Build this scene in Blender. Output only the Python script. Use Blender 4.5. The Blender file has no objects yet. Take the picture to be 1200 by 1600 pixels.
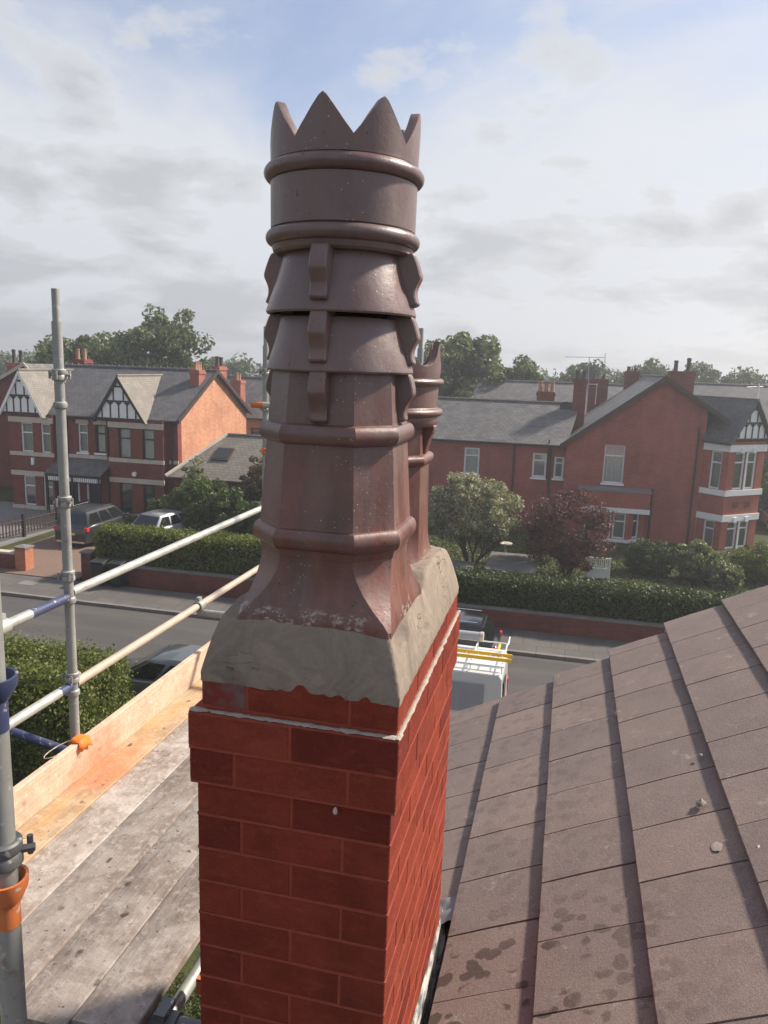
import bpy, bmesh, math, random
import numpy as np
from mathutils import Vector, Matrix, noise as mnoise

R = math.radians
sc = bpy.context.scene
COL = sc.collection
random.seed(7)
rng = np.random.default_rng(7)

# ------------------------------------------------------------------ camera
CAM_H = 9.0
F_PX = 1200.0
ROLL, PITCH, YAW = math.atan2(215, 6300), math.atan(F_PX / 6304.0), R(13.2)
_F0 = Vector((-math.sin(YAW), math.cos(YAW), 0)); _R0 = Vector((math.cos(YAW), math.sin(YAW), 0)); _Z = Vector((0, 0, 1))
_F = _F0 * math.cos(PITCH) - _Z * math.sin(PITCH)
_D0 = -(_Z * math.cos(PITCH) + _F0 * math.sin(PITCH))
_RT = _R0 * math.cos(ROLL) - _D0 * math.sin(ROLL)
_DN = _R0 * math.sin(ROLL) + _D0 * math.cos(ROLL)
cam = bpy.data.cameras.new('camera')
cam.sensor_fit = 'VERTICAL'; cam.sensor_height = 36.0; cam.lens = F_PX / 1600 * 36.0
cam.clip_start = 0.05; cam.clip_end = 3000
camo = bpy.data.objects.new('camera', cam); COL.objects.link(camo)
mw = Matrix((( _RT.x, -_DN.x, -_F.x, 0), (_RT.y, -_DN.y, -_F.y, 0), (_RT.z, -_DN.z, -_F.z, CAM_H), (0, 0, 0, 1)))
camo.matrix_world = mw
sc.camera = camo

# ------------------------------------------------------------------ light, sky, exposure
VEIL_OFF, CUM_OFF = (-0.004, 2.924, 0), (-0.768, -3.993, 2.0)
SUN_AZ, SUN_EL = R(54), R(41)          # azimuth from +Y towards +X
sun = bpy.data.lights.new('sun', 'SUN'); sun.energy = 5.0; sun.angle = R(4.5); sun.color = (1.0, 0.90, 0.76)
suno = bpy.data.objects.new('sun', sun); COL.objects.link(suno)
sd = Vector((math.cos(SUN_EL) * math.sin(SUN_AZ), math.cos(SUN_EL) * math.cos(SUN_AZ), math.sin(SUN_EL)))
suno.rotation_euler = (-sd).to_track_quat('-Z', 'Y').to_euler()
suno.location = (20, 10, 30)

world = bpy.data.worlds.new('World'); sc.world = world; world.use_nodes = True
wt = world.node_tree; wt.nodes.clear()
def wn(typ, **kw):
    n = wt.nodes.new(typ)
    for k, v in kw.items(): setattr(n, k, v)
    return n
def wmath(op, a, b=None, clamp=False):
    n = wn('ShaderNodeMath', operation=op); n.use_clamp = clamp
    for i, v in enumerate((a, b)):
        if v is None: continue
        if isinstance(v, (int, float)): n.inputs[i].default_value = v
        else: wt.links.new(v, n.inputs[i])
    return n.outputs[0]
sky = wn('ShaderNodeTexSky', sky_type='NISHITA'); sky.sun_disc = False
sky.sun_elevation = SUN_EL; sky.sun_rotation = SUN_AZ; sky.air_density = 1.0; sky.dust_density = 1.0; sky.ozone_density = 1.2
tc = wn('ShaderNodeTexCoord'); sep = wn('ShaderNodeSeparateXYZ'); wt.links.new(tc.outputs['Generated'], sep.inputs[0])
zc = wmath('MAXIMUM', sep.outputs[2], 0.0)
den = wmath('ADD', zc, 0.24)
cx_ = wmath('DIVIDE', sep.outputs[0], den); cy_ = wmath('DIVIDE', sep.outputs[1], den)
cmb = wn('ShaderNodeCombineXYZ'); wt.links.new(cx_, cmb.inputs[0]); wt.links.new(cy_, cmb.inputs[1])
def wnoise(scale, detail, rough, off, dist=0.0):
    mp = wn('ShaderNodeMapping'); mp.inputs['Location'].default_value = off
    wt.links.new(cmb.outputs[0], mp.inputs[0])
    n = wn('ShaderNodeTexNoise'); n.inputs['Scale'].default_value = scale; n.inputs['Detail'].default_value = detail
    n.inputs['Roughness'].default_value = rough; n.inputs['Distortion'].default_value = dist
    wt.links.new(mp.outputs[0], n.inputs['Vector']); return n.outputs['Fac']
def wramp(fac, stops, interp='EASE'):
    r = wn('ShaderNodeValToRGB'); r.color_ramp.interpolation = interp
    el = r.color_ramp.elements
    while len(el) < len(stops): el.new(0.5)
    for e, (p, c) in zip(el, stops): e.position = p; e.color = (*c, 1) if len(c) == 3 else c
    wt.links.new(fac, r.inputs[0]); return r.outputs[0]
def wmix(fac, a, b, mode='MIX'):
    m = wn('ShaderNodeMix', data_type='RGBA', blend_type=mode)
    for s, v in ((m.inputs[0], fac), (m.inputs[6], a), (m.inputs[7], b)):
        if isinstance(v, (int, float)): s.default_value = v
        elif isinstance(v, tuple): s.default_value = (*v, 1)
        else: wt.links.new(v, s)
    return m.outputs[2]
K = 6.9                                 # cloud radiance in the sky texture's own unit
veil = wnoise(0.62, 7, 0.58, VEIL_OFF, 0.5)             # thin high veil with blue gaps
cum = wnoise(2.3, 10, 0.58, CUM_OFF, 0.15)             # heaped cloud, bright at the rim and grey at heart
soft = wnoise(0.8, 5, 0.55, (7.7, 2.9, 1.0), 0.2)
thick = wramp(zc, [(0.02, (0.30,) * 3), (0.18, (0.20,) * 3), (0.36, (0.0,) * 3)], 'LINEAR')
vfac = wmath('ADD', veil, thick)
veil_m = wramp(vfac, [(0.40, (0.18,) * 3), (0.70, (0.97,) * 3)])
base_sky = wmix(veil_m, wmix(1.0, sky.outputs[0], (1.0, 1.05, 1.22), 'MULTIPLY'), (0.90 * K, 0.925 * K, 0.975 * K))
cfac = wmath('ADD', cum, wramp(zc, [(0.0, (0.13,) * 3), (0.10, (0.145,) * 3), (0.20, (0.085,) * 3), (0.30, (0.0,) * 3)], 'LINEAR'))
cfac = wmath('SUBTRACT', cfac, 0.062)
cum_m = wramp(cfac, [(0.50, (0,) * 3), (0.585, (0.85,) * 3)])
ccol = wramp(cfac, [(0.50, (1.03 * K, 1.03 * K, 1.04 * K)), (0.57, (0.80 * K, 0.82 * K, 0.855 * K)), (0.68, (0.63 * K, 0.65 * K, 0.685 * K))])
full = wmix(cum_m, base_sky, ccol)
full = wmix(wramp(soft, [(0.45, (0.0,) * 3), (0.7, (0.12,) * 3)]), full, (0.66 * K, 0.69 * K, 0.74 * K))
bg = wn('ShaderNodeBackground'); bg.inputs['Strength'].default_value = 0.080
wt.links.new(full, bg.inputs['Color'])
wo = wn('ShaderNodeOutputWorld'); wt.links.new(bg.outputs[0], wo.inputs['Surface'])

sc.view_settings.view_transform = 'Standard'; sc.view_settings.look = 'None'
sc.view_settings.exposure = 0.66; sc.view_settings.gamma = 1.0
sc.view_settings.use_curve_mapping = False
sc.cycles.max_bounces = 6; sc.cycles.transparent_max_bounces = 12

# ------------------------------------------------------------------ material helper
class NT:
    def __init__(s, name, rough=0.8, spec=0.3, metal=0.0):
        s.m = bpy.data.materials.new(name); s.m.use_nodes = True
        s.t = s.m.node_tree; s.b = s.t.nodes['Principled BSDF']
        s.b.inputs['Roughness'].default_value = rough; s.b.inputs['Specular IOR Level'].default_value = spec
        s.b.inputs['Metallic'].default_value = metal
        s._pos = None
    def n(s, typ, **kw):
        n = s.t.nodes.new(typ)
        for k, v in kw.items(): setattr(n, k, v)
        return n
    def put(s, sock, v):
        if isinstance(v, (int, float)): sock.default_value = v
        elif isinstance(v, tuple):
            sock.default_value = (*v, 1) if (sock.type == 'RGBA' and len(v) == 3) else v
        else: s.t.links.new(v, sock)
    def pos(s):
        if s._pos is None: s._pos = s.n('ShaderNodeNewGeometry')
        return s._pos.outputs['Position']
    def geo(s, k): s.pos(); return s._pos.outputs[k]
    def obj_random(s): return s.n('ShaderNodeObjectInfo').outputs['Random']
    def math(s, op, a, b=0.0, clamp=False):
        n = s.n('ShaderNodeMath', operation=op); n.use_clamp = clamp; s.put(n.inputs[0], a); s.put(n.inputs[1], b); return n.outputs[0]
    def vscale(s, v, sca, loc=(0, 0, 0)):
        n = s.n('ShaderNodeMapping'); s.put(n.inputs[0], v); n.inputs['Scale'].default_value = sca; n.inputs['Location'].default_value = loc; return n.outputs[0]
    def noise(s, vec, scale, detail=4, rough=0.55, dist=0.0):
        n = s.n('ShaderNodeTexNoise'); s.put(n.inputs['Vector'], vec); n.inputs['Scale'].default_value = scale
        n.inputs['Detail'].default_value = detail; n.inputs['Roughness'].default_value = rough; n.inputs['Distortion'].default_value = dist
        return n.outputs['Fac']
    def voro(s, vec, scale, feature='F1', out='Distance', rnd=1.0):
        n = s.n('ShaderNodeTexVoronoi', feature=feature); s.put(n.inputs['Vector'], vec); n.inputs['Scale'].default_value = scale
        n.inputs['Randomness'].default_value = rnd; return n.outputs[out]
    def ramp(s, fac, stops, interp='LINEAR'):
        r = s.n('ShaderNodeValToRGB'); r.color_ramp.interpolation = interp; el = r.color_ramp.elements
        while len(el) < len(stops): el.new(0.5)
        for e, (p, c) in zip(el, stops):
            e.position = p; c = (c, c, c) if isinstance(c, (int, float)) else c; e.color = (*c, 1)
        s.put(r.inputs[0], fac); return r.outputs[0]
    def mix(s, fac, a, b, mode='MIX'):
        m = s.n('ShaderNodeMix', data_type='RGBA', blend_type=mode)
        s.put(m.inputs[0], fac); s.put(m.inputs[6], a); s.put(m.inputs[7], b); return m.outputs[2]
    def color(s, c): s.put(s.b.inputs['Base Color'], c); return s
    def rough(s, v): s.put(s.b.inputs['Roughness'], v); return s
    def bump(s, h, strength=0.5, dist=0.01):
        n = s.n('ShaderNodeBump'); n.inputs['Strength'].default_value = strength; n.inputs['Distance'].default_value = dist
        s.put(n.inputs['Height'], h); s.t.links.new(n.outputs[0], s.b.inputs['Normal']); return s
    def wallvec(s):
        """(along-the-wall, height) in metres for any vertical or sloping face"""
        c = s.n('ShaderNodeVectorMath', operation='CROSS_PRODUCT'); s.put(c.inputs[0], s.geo('True Normal')); c.inputs[1].default_value = (0, 0, 1)
        nn = s.n('ShaderNodeVectorMath', operation='NORMALIZE'); s.put(nn.inputs[0], c.outputs[0])
        d = s.n('ShaderNodeVectorMath', operation='DOT_PRODUCT'); s.put(d.inputs[0], nn.outputs[0]); s.put(d.inputs[1], s.pos())
        sp = s.n('ShaderNodeSeparateXYZ'); s.put(sp.inputs[0], s.pos())
        cb = s.n('ShaderNodeCombineXYZ'); s.put(cb.inputs[0], d.outputs['Value']); s.put(cb.inputs[1], sp.outputs[2]); return cb.outputs[0]

def plain(name, col, rough=0.6, spec=0.4, metal=0.0, var=0.12, scale=3.0):
    a = NT(name, rough, spec, metal)
    f = a.noise(a.pos(), scale, 5, 0.6)
    a.color(a.mix(f, tuple(c * (1 - var * 1.6) for c in col), tuple(min(1, c * (1 + var)) for c in col)))
    return a.m

def far_brick(name, c1, c2, mortar, patch=0.25):
    a = NT(name, 0.85, 0.2)
    b = a.n('ShaderNodeTexBrick'); a.put(b.inputs['Vector'], a.wallvec())
    b.inputs['Scale'].default_value = 1.0; b.inputs['Brick Width'].default_value = 0.235; b.inputs['Row Height'].default_value = 0.078
    b.inputs['Mortar Size'].default_value = 0.007; b.inputs['Mortar Smooth'].default_value = 0.3; b.inputs['Bias'].default_value = -0.1
    a.put(b.inputs['Color1'], c1); a.put(b.inputs['Color2'], c2); a.put(b.inputs['Mortar'], mortar)
    f = a.noise(a.pos(), 0.7, 6, 0.65)
    g = a.noise(a.vscale(a.pos(), (1, 1, 0.25)), 2.5, 4, 0.6)
    m = a.mix(a.ramp(f, [(0.3, 1 - patch), (0.7, 1 + patch * 0.6)]), (0, 0, 0), b.outputs['Color'], 'MIX')
    a.color(a.mix(a.ramp(g, [(0.35, 0.35), (0.65, 0.0)]), m, a.mix(1.0, b.outputs['Color'], (0.55, 0.5, 0.5), 'MULTIPLY')))
    a.bump(b.outputs['Fac'], 0.25, -0.01)
    return a.m

def far_slate(name, c1, c2, moss=0.0):
    a = NT(name, 0.62, 0.4)
    v = a.vscale(a.wallvec(), (1, 1.9, 1))
    b = a.n('ShaderNodeTexBrick'); a.put(b.inputs['Vector'], v)
    b.inputs['Scale'].default_value = 1.0; b.inputs['Brick Width'].default_value = 0.28; b.inputs['Row Height'].default_value = 0.22
    b.inputs['Mortar Size'].default_value = 0.012; b.inputs['Mortar Smooth'].default_value = 0.4
    a.put(b.inputs['Color1'], c1); a.put(b.inputs['Color2'], c2); a.put(b.inputs['Mortar'], tuple(c * 0.32 for c in c1))
    f = a.noise(a.pos(), 1.1, 6, 0.7)
    pale = a.mix(a.ramp(f, [(0.5, 0.0), (0.75, 0.4)]), b.outputs['Color'], tuple(min(1, c * 1.9) for c in c2))
    if moss:
        pale = a.mix(a.ramp(a.noise(a.pos(), 1.7, 5, 0.7), [(0.5, 0.0), (0.7, moss)]), pale, (0.10, 0.10, 0.05))
    a.color(pale); a.bump(b.outputs['Fac'], 0.5, -0.02)
    return a.m

def foliage(name, cols, trans=0.35, rough=0.55):
    a = NT(name, rough, 0.35)
    r = a.geo('Random Per Island')
    c = a.ramp(r, [(i / (len(cols) - 1), col) for i, col in enumerate(cols)])
    big = a.noise(a.pos(), 0.9, 3, 0.6)
    c = a.mix(a.ramp(big, [(0.35, 0.35), (0.65, 0.0)]), c, a.mix(1.0, c, (0.55, 0.6, 0.5), 'MULTIPLY'))
    a.color(c)
    tr = a.n('ShaderNodeBsdfTranslucent'); a.put(tr.inputs['Color'], a.mix(1.0, c, (1.0, 1.15, 0.55), 'MULTIPLY'))
    mx = a.n('ShaderNodeMixShader'); mx.inputs[0].default_value = trans
    out = a.t.nodes['Material Output']
    a.t.links.new(a.b.outputs[0], mx.inputs[1]); a.t.links.new(tr.outputs[0], mx.inputs[2]); a.t.links.new(mx.outputs[0], out.inputs['Surface'])
    return a.m

def glass_mat(name, mixf=0.30, tint=(0.93, 0.95, 0.95)):
    a = NT(name, 0.03, 0.5)
    out = a.t.nodes['Material Output']
    g = a.n('ShaderNodeBsdfGlossy'); g.inputs['Roughness'].default_value = 0.04; g.inputs['Color'].default_value = (0.95, 0.97, 1, 1)
    t = a.n('ShaderNodeBsdfTransparent'); t.inputs['Color'].default_value = (*tint, 1)
    fr = a.n('ShaderNodeFresnel'); fr.inputs['IOR'].default_value = 1.5
    k = a.math('ADD', a.math('MULTIPLY', fr.outputs[0], 0.9), mixf * 0.12, True)
    mx = a.n('ShaderNodeMixShader'); a.put(mx.inputs[0], k); a.t.links.new(t.outputs[0], mx.inputs[1]); a.t.links.new(g.outputs[0], mx.inputs[2])
    a.t.links.new(mx.outputs[0], out.inputs['Surface'])
    return a.m

M = {}
# chimney brick (red painted/pointed brick)
def mk_brick():
    a = NT('chimney_brick', 0.82, 0.15)
    p = a.pos(); r = a.obj_random()
    base = a.ramp(r, [(0.0, (0.185, 0.032, 0.022)), (0.15, (0.240, 0.042, 0.026)), (0.6, (0.300, 0.056, 0.031)), (0.85, (0.330, 0.068, 0.036)), (1.0, (0.255, 0.044, 0.027))])
    f = a.noise(p, 9, 6, 0.65)
    c = a.mix(a.ramp(f, [(0.35, 0.45), (0.60, 0.0)]), base, a.mix(1.0, base, (0.42, 0.36, 0.36), 'MULTIPLY'))
    c = a.mix(a.ramp(a.noise(a.vscale(p, (1, 1, 3)), 13, 5, 0.7), [(0.55, 0.0), (0.72, 0.4)]), c, (0.36, 0.10, 0.06))
    g = a.noise(p, 55, 4, 0.7)
    c = a.mix(a.ramp(g, [(0.58, 0.0), (0.75, 0.22)]), c, (0.46, 0.15, 0.09))
    d = a.noise(p, 23, 3, 0.5)
    c = a.mix(a.ramp(d, [(0.70, 0.0), (0.76, 0.7)]), c, (0.05, 0.025, 0.02))
    a.color(c)
    gt = a.noise(p, 260, 3, 0.75)
    c = a.mix(a.ramp(gt, [(0.30, 0.45), (0.5, 0.0)]), c, (0.07, 0.018, 0.014))
    c = a.mix(a.ramp(gt, [(0.60, 0.0), (0.75, 0.35)]), c, (0.42, 0.14, 0.09))
    so = a.noise(a.vscale(p, (1, 1, 0.6)), 3.2, 5, 0.65)
    c = a.mix(a.ramp(so, [(0.50, 0.0), (0.70, 0.30)]), c, (0.085, 0.026, 0.021))
    a.color(c)
    a.bump(a.math('ADD', a.math('ADD', a.noise(p, 120, 4, 0.7), gt), a.math('MULTIPLY', f, 2.0)), 0.8, 0.004)
    return a.m
M['brick'] = mk_brick()
def mk_stained():
    a = NT('stained_brick', 0.85, 0.15); p = a.pos()
    f = a.noise(p, 14, 6, 0.6)
    a.color(a.mix(a.ramp(f, [(0.38, 0.0), (0.55, 1.0)]), (0.20, 0.045, 0.035), (0.17, 0.125, 0.115)))
    a.bump(a.noise(p, 90, 4, 0.7), 0.5, 0.003); return a.m
M['brick_grey'] = mk_stained()
def mk_mortar_red():
    a = NT('red_mortar', 0.9, 0.1); p = a.pos()
    f = a.noise(p, 30, 5, 0.6)
    a.color(a.mix(f, (0.225, 0.044, 0.030), (0.40, 0.098, 0.066))); a.bump(a.noise(p, 160, 4, 0.7), 0.6, 0.003); return a.m
M['mortar'] = mk_mortar_red()
def mk_flaunch():
    a = NT('flaunching_mortar', 0.9, 0.15); p = a.pos()
    f = a.noise(p, 7, 7, 0.62, 0.6); g = a.noise(p, 40, 5, 0.7)
    c = a.ramp(f, [(0.30, (0.135, 0.110, 0.092)), (0.42, (0.220, 0.182, 0.148)), (0.50, (0.285, 0.236, 0.186)), (0.56, (0.240, 0.198, 0.160)), (0.75, (0.37, 0.305, 0.235))])
    c = a.mix(a.ramp(g, [(0.35, 0.45), (0.6, 0.0)]), c, (0.22, 0.18, 0.15))
    cr = a.voro(a.mix(0.35, p, a.n('ShaderNodeTexNoise').outputs['Color']), 7.0, 'DISTANCE_TO_EDGE')
    crk = a.ramp(cr, [(0.0, 1.0), (0.018, 0.0)])
    crm = a.math('MULTIPLY', crk, a.ramp(a.noise(p, 5, 2), [(0.57, 0.0), (0.63, 1.0)]))
    a.color(a.mix(crm, c, (0.06, 0.045, 0.035)))
    a.bump(a.math('SUBTRACT', a.math('ADD', a.math('MULTIPLY', f, 2.0), g), a.math('MULTIPLY', crm, 2.0)), 0.55, 0.006)
    return a.m
M['flaunch'] = mk_flaunch()
def mk_pot():
    a = NT('salt_glazed_clay', 0.38, 0.5); p = a.pos()
    f = a.noise(p, 5, 6, 0.6); g = a.noise(a.vscale(p, (1, 1, 0.35)), 18, 5, 0.65)
    c = a.ramp(f, [(0.3, (0.092, 0.038, 0.030)), (0.5, (0.150, 0.055, 0.041)), (0.7, (0.205, 0.076, 0.054))])
    c = a.mix(a.ramp(g, [(0.42, 0.0), (0.72, 0.55)]), c, (0.20, 0.150, 0.135))
    st = a.noise(a.vscale(p, (1, 1, 0.12)), 14, 4, 0.6)
    c = a.mix(a.ramp(st, [(0.50, 0.0), (0.70, 0.45)]), c, (0.060, 0.034, 0.032))
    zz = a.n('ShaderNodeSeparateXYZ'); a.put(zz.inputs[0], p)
    flare_grey = a.math('MULTIPLY', a.ramp(a.math('SUBTRACT', zz.outputs[2], 8.5), [(0.14, 0.0), (0.55, 0.70)]), a.ramp(g, [(0.3, 0.6), (0.6, 1.0)]))  # lens-flare veil painted in as grey, growing towards the pot top
    c = a.mix(flare_grey, c, (0.148, 0.112, 0.106))
    sp = a.ramp(a.voro(p, 85, 'F1'), [(0.08, 1.0), (0.17, 0.0)])
    spm = a.math('MULTIPLY', sp, a.ramp(a.noise(p, 11, 4, 0.7), [(0.50, 0.0), (0.60, 0.85)]))
    c = a.mix(spm, c, (0.48, 0.40, 0.35))
    dk = a.ramp(a.noise(p, 70, 2), [(0.70, 0.0), (0.74, 0.8)])
    c = a.mix(dk, c, (0.03, 0.02, 0.02))
    # mortar smeared on the foot when the cap was laid
    sz = a.n('ShaderNodeSeparateXYZ'); a.put(sz.inputs[0], p)
    hz = a.math('ADD', sz.outputs[2], a.math('MULTIPLY', a.noise(p, 9, 3, 0.6), -0.085))
    sm = a.math('MULTIPLY', a.ramp(a.math('SUBTRACT', hz, 8.0), [(0.402, 1.0), (0.414, 0.0)]), a.math('MULTIPLY', a.ramp(a.noise(a.vscale(p, (1, 1, 1.6)), 52, 5, 0.75), [(0.50, 0.0), (0.57, 0.8)]), a.ramp(a.noise(p, 13, 2), [(0.46, 0.0), (0.54, 1.0)])))
    c = a.mix(sm, c, (0.42, 0.37, 0.32))
    a.color(c)
    a.rough(a.ramp(g, [(0.3, 0.28), (0.7, 0.50)])); a.b.inputs['Specular IOR Level'].default_value = 0.65
    a.bump(a.math('ADD', a.noise(p, 90, 4, 0.6), a.math('MULTIPLY', spm, 0.6)), 0.22, 0.003)
    return a.m
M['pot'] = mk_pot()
def mk_cement(name, c1, c2, sc_=25):
    a = NT(name, 0.9, 0.15); p = a.pos(); f = a.noise(p, sc_, 6, 0.65)
    a.color(a.mix(f, c1, c2)); a.bump(a.noise(p, sc_ * 4, 4, 0.7), 0.6, 0.004); return a.m
M['splash'] = mk_cement('mortar_splash', (0.22, 0.19, 0.16), (0.52, 0.46, 0.39), 60)
M['splash_light'] = mk_cement('mortar_smear', (0.35, 0.31, 0.27), (0.66, 0.60, 0.53), 70)
def mk_lead():
    a = NT('painted_lead', 0.7, 0.3); p = a.pos()
    f = a.noise(a.vscale(p, (1, 0.6, 2.5)), 16, 6, 0.7)
    a.color(a.ramp(f, [(0.36, (0.05, 0.045, 0.042)), (0.46, (0.20, 0.20, 0.20)), (0.55, (0.46, 0.44, 0.40)), (0.7, (0.62, 0.55, 0.46))]))
    a.bump(f, 0.6, 0.01); return a.m
M['lead'] = mk_lead()
M['valley'] = mk_cement('valley_grime', (0.025, 0.020, 0.018), (0.11, 0.085, 0.07), 70)
def mk_tile():
    a = NT('concrete_roof_tile', 0.85, 0.2); p = a.pos(); r = a.obj_random()
    base = a.ramp(r, [(0.0, (0.198, 0.156, 0.143)), (0.5, (0.232, 0.180, 0.162)), (1.0, (0.265, 0.202, 0.176))])
    f = a.noise(p, 6, 6, 0.62)
    c = a.mix(a.ramp(f, [(0.35, 0.5), (0.6, 0.0)]), base, (0.165, 0.130, 0.120))
    c = a.mix(a.ramp(a.noise(p, 2.2, 4, 0.6), [(0.5, 0.0), (0.72, 0.55)]), c, (0.255, 0.195, 0.160))
    # grain
    gr = a.noise(p, 240, 4, 0.8)
    c = a.mix(a.ramp(gr, [(0.35, 0.55), (0.52, 0.0)]), c, (0.06, 0.048, 0.046))
    c = a.mix(a.ramp(gr, [(0.54, 0.0), (0.70, 0.45)]), c, (0.42, 0.35, 0.32))
    # pale lichen and mortar drops
    li = a.math('MULTIPLY', a.ramp(a.noise(p, 11, 5, 0.6), [(0.62, 0.0), (0.70, 1.0)]), a.ramp(a.noise(p, 60, 3), [(0.42, 0.0), (0.56, 0.75)]))
    c = a.mix(li, c, (0.33, 0.28, 0.25))
    # dark damp ovals, thickest beside the stack
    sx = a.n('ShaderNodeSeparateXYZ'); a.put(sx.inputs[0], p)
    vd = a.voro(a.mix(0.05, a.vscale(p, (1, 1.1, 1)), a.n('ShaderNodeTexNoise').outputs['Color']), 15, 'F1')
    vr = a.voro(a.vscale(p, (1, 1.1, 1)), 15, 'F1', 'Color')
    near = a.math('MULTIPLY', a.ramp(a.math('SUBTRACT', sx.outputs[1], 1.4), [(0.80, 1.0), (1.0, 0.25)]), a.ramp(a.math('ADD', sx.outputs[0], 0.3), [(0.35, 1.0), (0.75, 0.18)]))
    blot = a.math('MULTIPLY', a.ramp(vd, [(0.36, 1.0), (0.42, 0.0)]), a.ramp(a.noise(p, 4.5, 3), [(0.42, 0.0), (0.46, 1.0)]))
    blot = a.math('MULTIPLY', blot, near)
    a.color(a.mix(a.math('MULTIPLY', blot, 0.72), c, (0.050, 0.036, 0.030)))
    a.bump(a.math('ADD', gr, a.math('MULTIPLY', a.noise(p, 90, 4), 0.8)), 0.5, 0.0035)
    return a.m
M['tile'] = mk_tile()
def mk_board(name, base, pale, dark, stain=0.0, yellow=0.0, splat=0.85):
    a = NT(name, 0.85, 0.15); p = a.pos(); r = a.obj_random()
    off = a.n('ShaderNodeCombineXYZ'); a.put(off.inputs[1], a.math('MULTIPLY', r, 17.0))
    pv = a.n('ShaderNodeVectorMath', operation='ADD'); a.put(pv.inputs[0], p); a.put(pv.inputs[1], off.outputs[0])
    g = a.noise(a.vscale(pv.outputs[0], (38, 2.2, 38)), 1.6, 6, 0.65, 0.4)
    c = a.ramp(g, [(0.3, tuple(v * 0.72 for v in base)), (0.55, base), (0.75, tuple(min(1, v * 1.18) for v in base))])
    d = a.noise(pv.outputs[0], 4.5, 7, 0.7, 0.5)
    c = a.mix(a.ramp(d, [(0.42, 0.0), (0.60, 0.8)]), c, pale)
    e = a.noise(pv.outputs[0], 26, 5, 0.7)
    c = a.mix(a.ramp(e, [(0.52, 0.0), (0.66, 0.55)]), c, tuple(min(1, v * 1.25) for v in pale))
    if yellow:
        c = a.mix(a.ramp(a.noise(a.vscale(pv.outputs[0], (14, 2.5, 14)), 1.2, 5, 0.7), [(0.40, yellow), (0.62, 0.0)]), c, (0.50, 0.30, 0.11))
    if stain:
        sp = a.n('ShaderNodeVectorMath', operation='DISTANCE'); a.put(sp.inputs[0], a.vscale(p, (1.0, 0.62, 1.0))); sp.inputs[1].default_value = (-2.27, 3.36 * 0.62, 6.86)
        dd = a.math('ADD', sp.outputs['Value'], a.math('MULTIPLY', a.noise(p, 9, 5, 0.7), 0.30))
        c = a.mix(a.ramp(dd, [(0.18, stain), (0.36, 0.0)]), c, (0.60, 0.20, 0.10))
    v = a.voro(a.vscale(pv.outputs[0], (1.0, 0.6, 1.0)), 13, 'F1')
    k = a.math('MULTIPLY', a.ramp(a.math('ADD', v, a.math('MULTIPLY', a.noise(pv.outputs[0], 23, 4, 0.7), 0.30)), [(0.27, 1.0), (0.34, 0.0)]), a.ramp(a.noise(pv.outputs[0], 6, 3), [(0.49, 0.0), (0.56, splat)]))
    c = a.mix(k, c, dark)
    h = a.ramp(a.noise(pv.outputs[0], 50, 2), [(0.69, 0.0), (0.73, splat)])
    a.color(a.mix(h, c, dark))
    a.bump(a.math('ADD', g, a.math('MULTIPLY', e, 1.2)), 0.6, 0.005)
    return a.m
M['board'] = mk_board('weathered_board', (0.220, 0.180, 0.155), (0.345, 0.305, 0.275), (0.055, 0.045, 0.040))
M['board_edge'] = mk_board('yellowed_board', (0.36, 0.255, 0.175), (0.50, 0.385, 0.28), (0.08, 0.06, 0.05), stain=0.75, yellow=0.5)
M['board_mid'] = mk_board('mortar_dusted_board', (0.28, 0.225, 0.19), (0.46, 0.405, 0.365), (0.07, 0.055, 0.05), stain=0.22)
M['toe'] = mk_board('toe_board_wood', (0.52, 0.37, 0.265), (0.60, 0.455, 0.345), (0.22, 0.13, 0.09), stain=0.8, splat=0.4)
def mk_steel(name, c, rough=0.5, metal=0.35):
    a = NT(name, rough, 0.45, metal); p = a.pos()
    f = a.noise(a.vscale(p, (1, 1, 0.5)), 11, 6, 0.65)
    cc = a.mix(f, tuple(v * 0.62 for v in c), tuple(min(1, v * 1.12) for v in c))
    cc = a.mix(a.ramp(a.noise(p, 34, 4), [(0.62, 0.0), (0.68, 0.8)]), cc, (0.50, 0.48, 0.44))
    cc = a.mix(a.ramp(a.noise(p, 19, 5, 0.7), [(0.60, 0.0), (0.72, 0.6)]), cc, (0.16, 0.085, 0.05))
    a.color(cc); a.rough(a.ramp(f, [(0.3, rough - 0.1), (0.7, rough + 0.2)])); a.bump(f, 0.15, 0.004); return a.m
M['steel'] = mk_steel('galvanised_steel', (0.36, 0.365, 0.345))
M['steel_pale'] = mk_steel('worn_pale_tube', (0.48, 0.48, 0.44), 0.45)
M['steel_rust'] = mk_steel('sandy_tube', (0.50, 0.40, 0.32), 0.6, 0.15)
M['steel_dark'] = mk_steel('dark_tube', (0.16, 0.165, 0.17), 0.5)
M['blue'] = mk_steel('blue_tube_paint', (0.055, 0.068, 0.14), 0.45, 0.1)
M['orange'] = mk_steel('orange_tube_paint', (0.66, 0.19, 0.06), 0.55, 0.0)
M['orange_plastic'] = plain('orange_plastic', (0.85, 0.20, 0.03), 0.5)
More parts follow.
